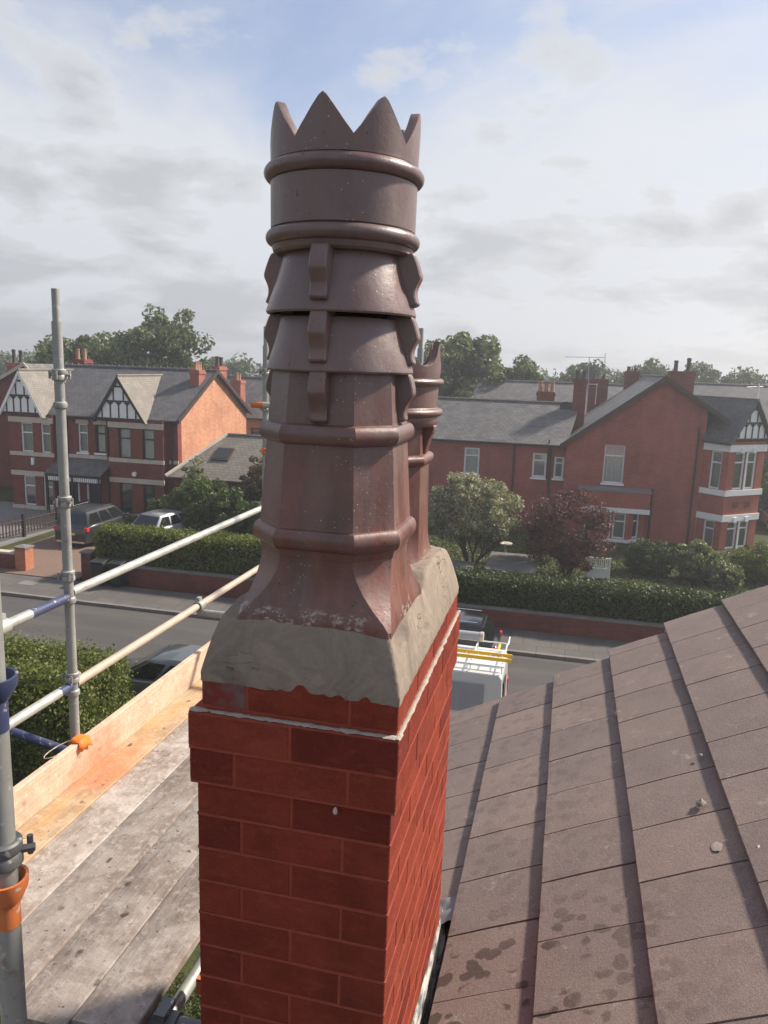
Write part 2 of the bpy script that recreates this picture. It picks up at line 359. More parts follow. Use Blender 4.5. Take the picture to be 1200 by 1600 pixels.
# far things
M['brick_front'] = far_brick('pressed_red_brick', (0.225, 0.062, 0.048), (0.17, 0.046, 0.038), (0.20, 0.10, 0.085), 0.15)
M['brick_common'] = far_brick('orange_common_brick', (0.62, 0.285, 0.165), (0.47, 0.205, 0.115), (0.62, 0.43, 0.32), 0.25)
M['brick_right'] = far_brick('corner_house_brick', (0.40, 0.115, 0.085), (0.33, 0.094, 0.072), (0.36, 0.17, 0.135), 0.28)
M['brick_bay'] = far_brick('bay_facing_brick', (0.40, 0.115, 0.075), (0.33, 0.095, 0.065), (0.34, 0.18, 0.14), 0.15)
M['brick_wing'] = far_brick('wing_brick', (0.38, 0.108, 0.082), (0.31, 0.088, 0.070), (0.34, 0.17, 0.135), 0.28)
M['brick_wall'] = far_brick('garden_wall_brick', (0.21, 0.066, 0.052), (0.15, 0.046, 0.040), (0.17, 0.10, 0.085), 0.3)
M['brick_orange'] = far_brick('pillar_brick', (0.50, 0.19, 0.10), (0.42, 0.15, 0.08), (0.40, 0.26, 0.18), 0.15)
M['brick_chim'] = far_brick('stack_brick', (0.40, 0.135, 0.095), (0.33, 0.11, 0.08), (0.36, 0.2, 0.15), 0.2)
M['slate'] = far_slate('grey_slate', (0.095, 0.092, 0.096), (0.150, 0.140, 0.136))
M['slate_dark'] = far_slate('dark_slate', (0.070, 0.070, 0.076), (0.105, 0.100, 0.104))
M['slate_pale'] = far_slate('weathered_pale_slate', (0.165, 0.145, 0.125), (0.205, 0.18, 0.155), 0.3)
M['white'] = plain('white_paint', (0.78, 0.78, 0.76), 0.45, 0.4, 0, 0.06)
M['stone'] = plain('buff_stone', (0.52, 0.46, 0.38), 0.8, 0.2, 0, 0.2)
M['black'] = plain('black_paint', (0.022, 0.020, 0.020), 0.5)
M['brown_trim'] = plain('dark_brown_trim', (0.055, 0.034, 0.030), 0.6)
M['gutter'] = plain('dark_gutter', (0.028, 0.024, 0.023), 0.5)
M['glass'] = glass_mat('window_glass')
M['curtain'] = plain('lace_curtain', (0.80, 0.78, 0.76), 0.9, 0.1, 0, 0.2, 9)
M['blind'] = plain('dim_room', (0.035, 0.033, 0.033), 0.9, 0.1)  # near-black colour stands in for the unlit room behind the glass
M['blind_grey'] = plain('grey_blind', (0.42, 0.41, 0.40), 0.9, 0.1, 0, 0.15, 6)
M['terracotta'] = plain('buff_clay_pot', (0.36, 0.20, 0.12), 0.7)
M['pot_grey'] = plain('sooty_clay_pot', (0.085, 0.070, 0.066), 0.7)
M['lead_far'] = plain('lead_sheet', (0.20, 0.20, 0.205), 0.6)
M['asphalt'] = None
def mk_asphalt():
    a = NT('asphalt', 0.9, 0.25); p = a.pos()
    f = a.noise(p, 0.5, 5, 0.6); g = a.noise(p, 40, 4, 0.7)
    s1 = a.noise(a.vscale(p, (0.12, 1.4, 1)), 1.0, 4, 0.6)
    c = a.mix(f, (0.062, 0.058, 0.056), (0.098, 0.092, 0.088))
    c = a.mix(a.ramp(s1, [(0.42, 0.0), (0.62, 0.45)]), c, (0.125, 0.115, 0.108))
    c = a.mix(a.ramp(a.noise(p, 1.1, 5, 0.6), [(0.64, 0.0), (0.68, 0.6)]), c, (0.040, 0.038, 0.038))
    a.color(a.mix(a.ramp(g, [(0.4, 0.2), (0.6, 0.0)]), c, (0.03, 0.03, 0.03))); a.bump(g, 0.4, 0.01); return a.m
M['asphalt'] = mk_asphalt()
def mk_paving():
    a = NT('pavement_slabs', 0.9, 0.2); p = a.pos()
    b = a.n('ShaderNodeTexBrick'); a.put(b.inputs['Vector'], p)
    b.inputs['Scale'].default_value = 1; b.inputs['Brick Width'].default_value = 0.9; b.inputs['Row Height'].default_value = 0.6; b.inputs['Mortar Size'].default_value = 0.012
    a.put(b.inputs['Color1'], (0.145, 0.132, 0.122)); a.put(b.inputs['Color2'], (0.115, 0.106, 0.10)); a.put(b.inputs['Mortar'], (0.06, 0.055, 0.05))
    a.color(a.mix(a.ramp(a.noise(p, 1.2, 6, 0.7), [(0.4, 0.5), (0.65, 0.0)]), b.outputs['Color'], (0.08, 0.074, 0.07))); return a.m
M['paving'] = mk_paving()
M['kerb'] = plain('kerb_stone', (0.20, 0.185, 0.17), 0.9, 0.2, 0, 0.3, 2)
def mk_drive():
    a = NT('brick_paved_drive', 0.9, 0.2); p = a.pos()
    b = a.n('ShaderNodeTexBrick'); a.put(b.inputs['Vector'], p)
    b.inputs['Scale'].default_value = 1; b.inputs['Brick Width'].default_value = 0.2; b.inputs['Row Height'].default_value = 0.1; b.inputs['Mortar Size'].default_value = 0.006
    a.put(b.inputs['Color1'], (0.235, 0.145, 0.105)); a.put(b.inputs['Color2'], (0.19, 0.125, 0.10)); a.put(b.inputs['Mortar'], (0.10, 0.075, 0.06))
    a.color(a.mix(a.ramp(a.noise(p, 0.9, 6, 0.7), [(0.4, 0.4), (0.65, 0.0)]), b.outputs['Color'], (0.14, 0.115, 0.10))); return a.m
M['drive'] = mk_drive()
M['concrete'] = mk_cement('drive_concrete', (0.15, 0.145, 0.14), (0.24, 0.23, 0.22), 3)
def mk_ground():
    a = NT('rough_grass_ground', 0.95, 0.1); p = a.pos()
    f = a.noise(p, 0.35, 6, 0.65); g = a.noise(p, 6, 6, 0.75)
    c = a.ramp(f, [(0.35, (0.045, 0.055, 0.022)), (0.55, (0.075, 0.085, 0.032)), (0.7, (0.115, 0.10, 0.045))])
    a.color(a.mix(a.ramp(g, [(0.4, 0.5), (0.65, 0.0)]), c, (0.025, 0.032, 0.012))); a.bump(g, 0.8, 0.06); return a.m
M['ground'] = mk_ground()
M['privet'] = foliage('privet_leaf', [(0.085, 0.110, 0.024), (0.135, 0.160, 0.036), (0.21, 0.215, 0.055), (0.11, 0.135, 0.030)])
M['laurel'] = foliage('dark_hedge_leaf', [(0.034, 0.054, 0.018), (0.056, 0.080, 0.026), (0.092, 0.115, 0.038), (0.045, 0.068, 0.022)], 0.25)
M['tree_leaf'] = foliage('broadleaf', [(0.090, 0.112, 0.055), (0.125, 0.150, 0.070), (0.18, 0.20, 0.095), (0.105, 0.128, 0.060)])
M['silver_leaf'] = foliage('silver_green_leaf', [(0.17, 0.18, 0.11), (0.27, 0.27, 0.18), (0.42, 0.40, 0.31), (0.33, 0.25, 0.18)], 0.3)
M['purple_leaf'] = foliage('purple_plum_leaf', [(0.080, 0.030, 0.034), (0.12, 0.044, 0.048), (0.18, 0.075, 0.075), (0.10, 0.038, 0.042)], 0.3)
M['varieg_leaf'] = foliage('variegated_leaf', [(0.09, 0.115, 0.045), (0.19, 0.20, 0.10), (0.30, 0.29, 0.18), (0.13, 0.15, 0.06)], 0.3)
M['bush_leaf'] = foliage('garden_bush_leaf', [(0.062, 0.090, 0.028), (0.10, 0.135, 0.044), (0.155, 0.185, 0.070), (0.082, 0.112, 0.036)])
M['red_leaf'] = foliage('rusty_shrub_leaf', [(0.10, 0.06, 0.03), (0.16, 0.085, 0.045), (0.09, 0.085, 0.035), (0.2, 0.13, 0.08)], 0.3)
M['far_leaf'] = foliage('far_wood_leaf', [(0.080, 0.102, 0.058), (0.105, 0.130, 0.068), (0.14, 0.162, 0.085)], 0.25)
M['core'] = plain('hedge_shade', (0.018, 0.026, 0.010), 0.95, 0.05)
M['core_privet'] = plain('privet_twigs', (0.045, 0.055, 0.018), 0.95, 0.05)
M['grass_leaf'] = foliage('lawn_blades', [(0.05, 0.07, 0.02), (0.085, 0.10, 0.03), (0.14, 0.13, 0.05)], 0.3)
def mk_bark():
    a = NT('bark', 0.9, 0.1); p = a.pos(); f = a.noise(a.vscale(p, (1, 1, 0.25)), 16, 5, 0.7)
    a.color(a.mix(f, (0.045, 0.034, 0.026), (0.13, 0.10, 0.078))); a.bump(f, 0.8, 0.02); return a.m
M['bark'] = mk_bark()
def car_paint(name, col, metal=0.3):
    a = NT(name, 0.28, 0.5, metal); p = a.pos(); f = a.noise(p, 3, 4)
    a.color(a.mix(f, tuple(c * 0.88 for c in col), col)); a.b.inputs['Coat Weight'].default_value = 0.7; a.b.inputs['Coat Roughness'].default_value = 0.06; return a.m
M['paint_black'] = car_paint('dark_grey_car_paint', (0.035, 0.036, 0.040))
M['paint_navy'] = car_paint('black_car_paint', (0.014, 0.015, 0.018))
M['paint_silver'] = car_paint('silver_car_paint', (0.34, 0.35, 0.36))
M['paint_green'] = car_paint('grey_green_car_paint', (0.10, 0.115, 0.115))
M['paint_van'] = car_paint('white_van_paint', (0.66, 0.66, 0.64), 0.0)
M['car_glass'] = NT('tinted_car_glass', 0.05, 0.6).color((0.012, 0.014, 0.016)).m
M['tyre'] = plain('tyre_rubber', (0.014, 0.014, 0.014), 0.85)
M['chrome'] = NT('chrome', 0.15, 0.5, 1.0).color((0.7, 0.7, 0.7)).m
M['lamp_red'] = NT('red_lamp', 0.15, 0.5).color((0.55, 0.02, 0.025)).m
M['lamp_amber'] = NT('amber_lamp', 0.15, 0.5).color((0.75, 0.28, 0.03)).m
M['lamp_clear'] = NT('clear_lamp', 0.12, 0.5).color((0.72, 0.70, 0.66)).m
M['yellow'] = plain('yellow_fibreglass', (0.78, 0.48, 0.04), 0.5)
M['alu'] = NT('aluminium', 0.35, 0.5, 0.8).color((0.62, 0.62, 0.6)).m
M['panel_grey'] = plain('grey_panel', (0.32, 0.33, 0.36), 0.5)
M['plate_yellow'] = plain('number_plate', (0.75, 0.6, 0.08), 0.5)
M['bin'] = plain('dark_plastic_bin', (0.02, 0.022, 0.022), 0.5)
M['felt'] = plain('grey_roofing_felt', (0.16, 0.155, 0.15), 0.9, 0.1, 0, 0.25, 2)
M['moss'] = mk_cement('dry_moss', (0.10, 0.085, 0.06), (0.40, 0.36, 0.31), 90)
M['moss_dark'] = mk_cement('dark_moss', (0.025, 0.018, 0.014), (0.12, 0.075, 0.055), 60)

# ------------------------------------------------------------------ object helpers
ORG = {}
def props(o, label=None, cat=None, group=None, kind=None):
    if label: o['label'] = label
    if cat: o['category'] = cat
    if group: o['group'] = group
    if kind: o['kind'] = kind
    return o
def thing(name, label, cat, loc=(0, 0, 0), group=None):
    o = bpy.data.objects.new(name, None); COL.objects.link(o); o.location = loc; o.empty_display_size = 0.2
    ORG[o.name] = Vector(loc); return props(o, label, cat, group)
def link(name, me, parent=None):
    o = bpy.data.objects.new(name, me); COL.objects.link(o)
    if parent is not None: o.parent = parent; ORG[o.name] = ORG.get(parent.name, Vector((0, 0, 0)))
    else: ORG[o.name] = Vector((0, 0, 0))
    return o
class MB:
    def __init__(s): s.v = []; s.f = []
    def add(s, vs, fs):
        b = len(s.v); s.v += [tuple(v) for v in vs]; s.f += [tuple(i + b for i in f) for f in fs]; return s
    def box(s, x0, x1, y0, y1, z0, z1):
        return s.add([(x0, y0, z0), (x1, y0, z0), (x1, y1, z0), (x0, y1, z0), (x0, y0, z1), (x1, y0, z1), (x1, y1, z1), (x0, y1, z1)],
                     [(0, 3, 2, 1), (4, 5, 6, 7), (0, 1, 5, 4), (1, 2, 6, 5), (2, 3, 7, 6), (3, 0, 4, 7)])
    def obox(s, o, t, u0, u1, d0, d1, z0, z1):
        """box on a wall: u along tangent t, d outward, z up"""
        n = (t[1], -t[0]); P = lambda u, d, z: (o[0] + t[0] * u + n[0] * d, o[1] + t[1] * u + n[1] * d, z)
        return s.add([P(u0, d1, z0), P(u1, d1, z0), P(u1, d0, z0), P(u0, d0, z0), P(u0, d1, z1), P(u1, d1, z1), P(u1, d0, z1), P(u0, d0, z1)],
                     [(0, 3, 2, 1), (4, 5, 6, 7), (0, 1, 5, 4), (1, 2, 6, 5), (2, 3, 7, 6), (3, 0, 4, 7)])
    def oprism(s, o, t, poly, d0, d1):
        """polygon of (u, z) on a wall, extruded from d0 to d1 outward"""
        n = (t[1], -t[0]); N = len(poly); P = lambda u, d, z: (o[0] + t[0] * u + n[0] * d, o[1] + t[1] * u + n[1] * d, z)
        vs = [P(u, d1, z) for u, z in poly] + [P(u, d0, z) for u, z in poly]
        fs = [tuple(range(N)), tuple(range(2 * N - 1, N - 1, -1))] + [(i, i + N, (i + 1) % N + N, (i + 1) % N) for i in range(N)]
        return s.add(vs, fs)
    def slab(s, pts, th):
        """four corner points (ccw from above) with thickness below"""
        a, b, c = (Vector(p) for p in pts[:3]); n = (b - a).cross(c - a).normalized()
        if n.z < 0: n = -n
        N = len(pts); vs = [tuple(p) for p in pts] + [tuple(Vector(p) - n * th) for p in pts]
        fs = [tuple(range(N)), tuple(range(2 * N - 1, N - 1, -1))] + [(i, i + N, (i + 1) % N + N, (i + 1) % N) for i in range(N)]
        return s.add(vs, fs)
    def tube(s, p0, p1, r0, r1=None, n=12, caps=True):
        p0, p1 = Vector(p0), Vector(p1); r1 = r0 if r1 is None else r1
        d = (p1 - p0).normalized(); a = d.orthogonal().normalized(); b = d.cross(a)
        vs = []
        for p, r in ((p0, r0), (p1, r1)):
            vs += [tuple(p + (a * math.cos(2 * math.pi * i / n) + b * math.sin(2 * math.pi * i / n)) * r) for i in range(n)]
        fs = [(i, (i + 1) % n, (i + 1) % n + n, i + n) for i in range(n)]
        if caps: fs += [tuple(range(n - 1, -1, -1)), tuple(range(n, 2 * n))]
        return s.add(vs, fs)
    def lathe(s, prof, c, n=48, closed=False):
        vs = []
        for r, z in prof: vs += [(c[0] + r * math.cos(2 * math.pi * i / n), c[1] + r * math.sin(2 * math.pi * i / n), z) for i in range(n)]
        m = len(prof); fs = []
        for k in range(m if closed else m - 1):
            k2 = (k + 1) % m
            fs += [(k * n + i, k * n + (i + 1) % n, k2 * n + (i + 1) % n, k2 * n + i) for i in range(n)]
        return s.add(vs, fs)
    def mesh(s, name, org=(0, 0, 0)):
        me = bpy.data.meshes.new(name)
        me.from_pydata([(v[0] - org[0], v[1] - org[1], v[2] - org[2]) for v in s.v], [], s.f); me.update(); return me
    def build(s, name, mat, parent=None, smooth=None, bevel=0.0, seg=1, fix=True):
        org = ORG.get(parent.name, Vector((0, 0, 0))) if parent is not None else (0, 0, 0)
        me = s.mesh(name, org)
        if fix or bevel:
            bm = bmesh.new(); bm.from_mesh(me)
            if fix: bmesh.ops.recalc_face_normals(bm, faces=bm.faces)
            if bevel: bmesh.ops.bevel(bm, geom=list(bm.edges), offset=bevel, segments=seg, affect='EDGES', profile=0.6)
            bm.to_mesh(me); bm.free()
        if smooth is not None:
            me.shade_smooth(); me.set_sharp_from_angle(angle=R(smooth))
        me.materials.append(mat); return link(name, me, parent)
def copy_tree(o, parent=None):
    c = o.copy(); COL.objects.link(c)
    if parent is not None: c.parent = parent
    for ch in list(o.children): copy_tree(ch, c)
    return c

def leaf_mesh(name, C, D, size, mat, parent, jitter=0.7):
    """one leaf-sized rhombus per point of C, facing roughly along D"""
    n = len(C); D = D + rng.normal(0, jitter, (n, 3)); D /= np.linalg.norm(D, axis=1, keepdims=True) + 1e-9
    A = np.cross(D, rng.normal(0, 1, (n, 3))); A /= np.linalg.norm(A, axis=1, keepdims=True) + 1e-9
    B = np.cross(D, A); s = (size * rng.uniform(0.6, 1.3, n))[:, None]
    V = np.empty((n, 4, 3)); V[:, 0] = C - A * s; V[:, 1] = C + B * s * 0.55 + D * s * 0.15; V[:, 2] = C + A * s; V[:, 3] = C - B * s * 0.55 + D * s * 0.15
    org = np.array(ORG.get(parent.name, (0, 0, 0))) if parent is not None else np.zeros(3)
    V = (V - org).reshape(-1, 3).astype(np.float32)
    me = bpy.data.meshes.new(name); me.vertices.add(4 * n); me.vertices.foreach_set('co', V.ravel())
    me.loops.add(4 * n); me.loops.foreach_set('vertex_index', np.arange(4 * n, dtype=np.int32))
    me.polygons.add(n); me.polygons.foreach_set('loop_start', np.arange(0, 4 * n, 4, dtype=np.int32))
    try: me.polygons.foreach_set('loop_total', np.full(n, 4, dtype=np.int32))
    except Exception: pass
    me.update(calc_edges=True); me.validate(); me.materials.append(mat)
    return link(name, me, parent)
def blob_points(c, rad, nblob, per, br, seed=None, low=-0.75):
    """leaf positions: clumps scattered through an ellipsoid, each clump a shell of leaves"""
    c = np.array(c, float); rad = np.array(rad, float)
    d = rng.normal(0, 1, (nblob, 3)); d /= np.linalg.norm(d, axis=1, keepdims=True)
    d[:, 2] = np.where(d[:, 2] < low, -d[:, 2], d[:, 2])
    q = c + d * rad * (rng.uniform(0.25, 1.0, (nblob, 1)) ** 0.45) * rng.uniform(0.82, 1.08, (nblob, 1))
    r = br * rng.uniform(0.55, 1.35, nblob)
    e = rng.normal(0, 1, (nblob, per, 3)); e /= np.linalg.norm(e, axis=2, keepdims=True)
    rr = rng.uniform(0.35, 1.0, (nblob, per, 1)) ** 0.5
    P = q[:, None, :] + e * rr * r[:, None, None] * np.array([1, 1, 0.75])
    return P.reshape(-1, 3), e.reshape(-1, 3)
def limb_mesh(mb, p, d, ln, r, depth, spread=0.55):
    d = d.normalized(); q = p + d * ln
    mb.tube(p, q, r, r * 0.66, 7, False)
    if depth == 0: return
    for k in range(3 if depth > 1 else 2):
        nd = (d + Vector((random.uniform(-1, 1), random.uniform(-1, 1), random.uniform(-0.2, 0.7))) * spread).normalized()
        limb_mesh(mb, p + d * ln * random.uniform(0.65, 1.0), nd, ln * random.uniform(0.6, 0.85), r * 0.6, depth - 1, spread)
def tree(name, label, base, c, rad, mat, nblob, per, br, leaf, trunk_r, trunk_h, group=None, depth=3, stems=1, low=-0.75, cat='tree'):
    t = thing(name, label, cat, base, group)
    mb = MB()
    for k in range(stems):
        off = Vector((random.uniform(-1, 1), random.uniform(-1, 1), 0)) * (0.0 if stems == 1 else trunk_r * 2.5)
        d = Vector((random.uniform(-0.12, 0.12) * stems, random.uniform(-0.12, 0.12) * stems, 1))
        limb_mesh(mb, Vector(base) + off - Vector((0, 0, 0.1)), d, trunk_h, trunk_r, depth, 0.6)
    mb.build('trunk', M['bark'], t, 60, fix=False)
    P, D = blob_points(c, rad, nblob, per, br, low=low)
    leaf_mesh('crown', P, D, leaf, mat, t)
    return t
def hedge(name, label, x0, x1, y0, y1, z1, mat, core, leaf, dens, round_=0.12, rough=0.07, cat='hedge', z0=0.0):
    t = thing(name, label, cat, ((x0 + x1) / 2, (y0 + y1) / 2, z0))
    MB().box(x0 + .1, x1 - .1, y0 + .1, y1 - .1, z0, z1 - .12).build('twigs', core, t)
    A = [((x1 - x0) * (y1 - y0), 0), ((x1 - x0) * (z1 - z0), 1), ((x1 - x0) * (z1 - z0), 2), ((y1 - y0) * (z1 - z0), 3), ((y1 - y0) * (z1 - z0), 4)]
    Ps, Ds = [], []
    for a, k in A:
        n = int(a * dens); u = rng.uniform(0, 1, n); v = rng.uniform(0, 1, n)
        if k == 0: P = np.c_[x0 + u * (x1 - x0), y0 + v * (y1 - y0), np.full(n, z1)]; d = (0, 0, 1)
        elif k == 1: P = np.c_[x0 + u * (x1 - x0), np.full(n, y0), z0 + v * (z1 - z0)]; d = (0, -1, 0)
        elif k == 2: P = np.c_[x0 + u * (x1 - x0), np.full(n, y1), z0 + v * (z1 - z0)]; d = (0, 1, 0)
        elif k == 3: P = np.c_[np.full(n, x0), y0 + u * (y1 - y0), z0 + v * (z1 - z0)]; d = (-1, 0, 0)
        else: P = np.c_[np.full(n, x1), y0 + u * (y1 - y0), z0 + v * (z1 - z0)]; d = (1, 0, 0)
        d = np.array(d, float)
        lump = np.array([mnoise.noise(Vector(p) * 1.3) + 0.5 * mnoise.noise(Vector(p) * 4.1) for p in P]) if n else np.zeros(0)
        P = P + d * (lump * rough * 1.6 + rng.normal(0, rough, n) - 0.02)[:, None]
        Ps.append(P); Ds.append(np.tile(d, (n, 1)))
    P = np.concatenate(Ps); D = np.concatenate(Ds)
    # round the top edges
    ez = np.clip((P[:, 2] - (z1 - round_)) / round_, 0, 1)
    cy, hy = (y0 + y1) / 2, (y1 - y0) / 2
    P[:, 1] = cy + (P[:, 1] - cy) * (1 - 0.12 * ez)
    leaf_mesh('foliage', P, D, leaf, mat, t, 0.8)
    return t

# ================================================================== THE SETTING
def sheet(name, x0, x1, y0, y1, z, mat, th=0.0):
    mb = MB()
    if th: mb.box(x0, x1, y0, y1, z - th, z)
    else: mb.add([(x0, y0, z), (x1, y0, z), (x1, y1, z), (x0, y1, z)], [(0, 1, 2, 3)])
    return props(mb.build(name, mat), kind='structure')
sheet('ground', -900, 900, -500, 1500, 0.0, M['ground'])
sheet('road', -120, 90, 16.6, 23.85, 0.004, M['asphalt'])
sheet('pavement_far', -120, 90, 24.0, 26.1, 0.10, M['paving'], 0.25)
sheet('pavement_near', -120, 90, 14.9, 16.45, 0.10, M['paving'], 0.25)
kf = thing('kerb', None, None); kf['kind'] = 'structure'
kstone = MB().box(-0.452, 0.452, -0.075, 0.075, -0.1, 0.115).mesh('kerb_stone'); kstone.materials.append(M['kerb'])
for yy, xs in ((23.925, range(-26, 8)), (16.525, range(-18, 4))):
    for i in xs:
        o = link('kerb_stone', kstone, kf); o.location = (i * 0.915, yy, random.uniform(-0.006, 0.006))
sheet('driveway', -24.6, -18.9, 26.2, 37.4, 0.104, M['drive'], 0.2)
sheet('driveway_left', -44, -25.6, 26.2, 39.5, 0.100, M['concrete'], 0.2)
sheet('drain_cover', -20.6, -19.9, 25.0, 25.5, 0.106, M['kerb'], 0.02)
sheet('garden_path', 3.5, 12, 27.6, 31.5, 0.03, M['concrete'], 0.1)

# ------------------------------------------------------------------ our own house: wall, roof and tiles
PIT = R(29); TU = Vector((math.cos(PIT), 0, math.sin(PIT))); TN = Vector((-math.sin(PIT), 0, math.cos(PIT)))
P0 = Vector((-0.274, 0, 7.065)); GAUGE = 0.345; COVER = 0.2925
def roofp(s, y, h=0.0): return P0 + TU * s + Vector((0, y, 0)) + TN * h
own = thing('house', 'house under our feet with brown concrete tiled roof beside the chimney', 'house', (2.8, -1.0, 0))
w = MB(); w.box(-0.74, 6.9, -6.0, 4.28, 0, 6.55)
w.add([(-0.74, 4.28, 6.55), (6.9, 4.28, 6.55), (3.1, 4.28, 8.72), (-0.74, 4.18, 6.55), (6.9, 4.18, 6.55), (3.1, 4.18, 8.72)], [(0, 1, 2), (3, 5, 4), (0, 2, 5, 3), (1, 4, 5, 2), (0, 3, 4, 1)])
w.build('wall', M['brick_right'], own)
MB().slab([roofp(-0.78, -6.1, -0.062), roofp(3.78, -6.1, -0.062), roofp(3.78, 4.30, -0.062), roofp(-0.78, 4.30, -0.062)], 0.04).build('roof_deck', M['valley'], own)
pr = roofp(3.78, 0, -0.03)
MB().slab([(pr.x, -6.1, pr.z), (2 * pr.x + 0.9, -6.1, 6.6), (2 * pr.x + 0.9, 4.4, 6.6), (pr.x, 4.4, pr.z)], 0.04).build('far_slope', M['tile'], own)
tm = MB()
hx = 0.42; hw = COVER / 2 - 0.0032
tm.add([(0, -hw, 0), (0.17, -hw, -0.0095), (hx, -hw, -0.029), (hx, hw, -0.029), (0.17, hw, -0.0095), (0, hw, 0),
        (0, -hw, -0.024), (hx, -hw, -0.045), (hx, hw, -0.045), (0, hw, -0.024)],
       [(0, 1, 4, 5), (1, 2, 3, 4), (6, 9, 8, 7), (0, 5, 9, 6), (2, 7, 8, 3), (0, 6, 7, 2, 1), (5, 4, 3, 8, 9)])
tme = tm.mesh('roof_tile')
bm = bmesh.new(); bm.from_mesh(tme); bmesh.ops.recalc_face_normals(bm, faces=bm.faces)
bmesh.ops.bevel(bm, geom=[e for e in bm.edges if all(abs(v.co.x) < 1e-5 for v in e.verts) and e.calc_face_angle(0) > 0.5] , offset=0.004, segments=1, affect='EDGES')
bm.to_mesh(tme); bm.free(); tme.materials.append(M['tile'])
rotm = Matrix((( TU.x, 0, TN.x), (0, 1, 0), (TU.z, 0, TN.z)))
def place_tile(k, y0, y1, h=0.0):
    o = link('roof_tile', tme, own)
    yc = (y0 + y1) / 2; s = (y1 - y0) / COVER
    o.location = roofp(k * GAUGE, yc, h + random.uniform(-0.0012, 0.0012)) - ORG[own.name]
    q = rotm.to_quaternion() @ Matrix.Rotation(R(random.uniform(-0.45, 0.45)), 3, 'Z').to_quaternion() @ Matrix.Rotation(R(random.uniform(-0.2, 0.2)), 3, 'X').to_quaternion()
    o.rotation_mode = 'QUATERNION'; o.rotation_quaternion = q; o.scale = (1, s, 1)
YEND = {-2: 4.44, -1: 4.43, 0: 4.40, 1: 4.43, 2: 4.50, 3: 4.60, 4: 4.62, 5: 4.62}
for k in range(-2, 10):
    anchor = 2.63 + (0.146 if k % 2 else 0.0); yend = YEND.get(k, 4.62)
    j = -14
    while True:
        y0 = anchor + j * COVER; y1 = y0 + COVER; j += 1
        if y0 > yend - 0.03: break
        if y1 < 0.2: continue
        y1 = min(y1, yend)
        if k <= -1:                                   # the stack stands here
            if y1 > 1.40 and y0 < 2.50:
                if y1 > 2.56 and y0 < 2.50: y0 = 2.50
                else: continue
        if y1 - y0 < 0.04: continue
        place_tile(k, y0, y1)
# verge mortar under the tile ends
vb = MB()
for k in range(-2, 10):
    ye = YEND.get(k, 4.62)
    a = roofp(k * GAUGE, 0, -0.026); b = roofp((k + 1) * GAUGE, 0, -0.050)
    vb.add([(a.x, ye - 0.02, a.z), (b.x, ye - 0.02, b.z), (b.x, ye - 0.02, b.z - 0.12), (a.x, ye - 0.02, a.z - 0.12), (a.x, 4.2, a.z), (b.x, 4.2, b.z), (b.x, 4.2, b.z - 0.12), (a.x, 4.2, a.z - 0.12)],
           [(0, 1, 2, 3), (4, 7, 6, 5), (0, 4, 5, 1), (3, 2, 6, 7), (0, 3, 7, 4), (1, 5, 6, 2)])
vb.build('verge_mortar', M['splash'], own)
# lead-lined gulley between stack and tiles, with grit
gl = MB(); N = 40
for i in range(N + 1):
    y = 1.30 + 1.22 * i / N; jz = mnoise.noise(Vector((0, y * 20, 3))) * 0.006
    gl.v += [(-0.318, y, 6.985 + jz), (-0.300 + jz, y, 6.968 + jz), (-0.262, y, 6.985), (-0.245, y, 7.03)]
for i in range(N):
    for c in range(3): b = i * 4 + c; gl.f.append((b, b + 1, b + 5, b + 4))
gl.build('gulley', M['valley'], own, 50)
g2 = MB()
for i in range(90):
    y = random.uniform(1.4, 2.5); x = random.uniform(-0.312, -0.27); r = random.uniform(0.002, 0.006)
    g2.lathe([(0.0002, 6.979 + r * 2), (r, 6.979 + r), (r * 0.7, 6.972)], (x, y), 5)
props(g2.build('grit', M['moss'], own), kind='stuff')
# lead saddle at the back of the stack
ls = MB(); N = 12
for i in range(N + 1):
    for j in range(7):
        y = 2.44 + 0.14 * i / N; x = -0.335 + 0.10 * j / 6
        z = 7.04 + math.tan(PIT) * (x + 0.274) + 0.012 + 0.012 * mnoise.noise(Vector((x * 30, y * 30, 1))) - 0.03 * max(0, (0.1 - i / N)) 
        ls.v.append((x, y, z))
for i in range(N):
    for j in range(6): b = i * 7 + j; ls.f.append((b, b + 1, b + 8, b + 7))
ls.build('lead_saddle', M['lead_far'], own, 60)
# gutter and fascia along the eaves
MB().tube((-0.97, 2.75, 6.62), (-0.97, 4.4, 6.62), 0.055, n=14).build('gutter', M['gutter'], own, 40)

# loose things on the tiles
def lump(name, label, loc, r, flat, mat, cat, seed):
    mb = MB(); n = 14; m = 7; vs = []
    for a in range(m + 1):
        th = math.pi * 0.5 * a / m
        for b in range(n):
            ph = 2 * math.pi * b / n
            d = Vector((math.cos(ph) * math.sin(th), math.sin(ph) * math.sin(th), math.cos(th)))
            q = 1 + (0.45 if flat > 0.1 else 0.15) * mnoise.noise(d * 2.2 + Vector((seed, 0, 0))) + 0.2 * mnoise.noise(d * 6 + Vector((seed, 3, 0)))
            vs.append(rotm @ Vector((d.x * r * q, d.y * r * q * 1.3, d.z * r * flat * q - 0.004)) + Vector(loc))
    fs = [(a * n + b, a * n + (b + 1) % n, (a + 1) * n + (b + 1) % n, (a + 1) * n + b) for a in range(m) for b in range(n)]
    mb.add(vs, fs); return props(mb.build(name, mat, None, 60), label, cat)
lump('mortar_lump', 'pale crumb of mortar lying on a tile joint, lower right roof', (0.556, 2.678, 7.522), 0.016, 0.75, M['moss'], 'debris', 1)
lump('moss_clump', 'dark oval moss clump on the tile step, mid roof', (0.391, 3.61, 7.418), 0.036, 0.22, M['moss_dark'], 'moss', 2)
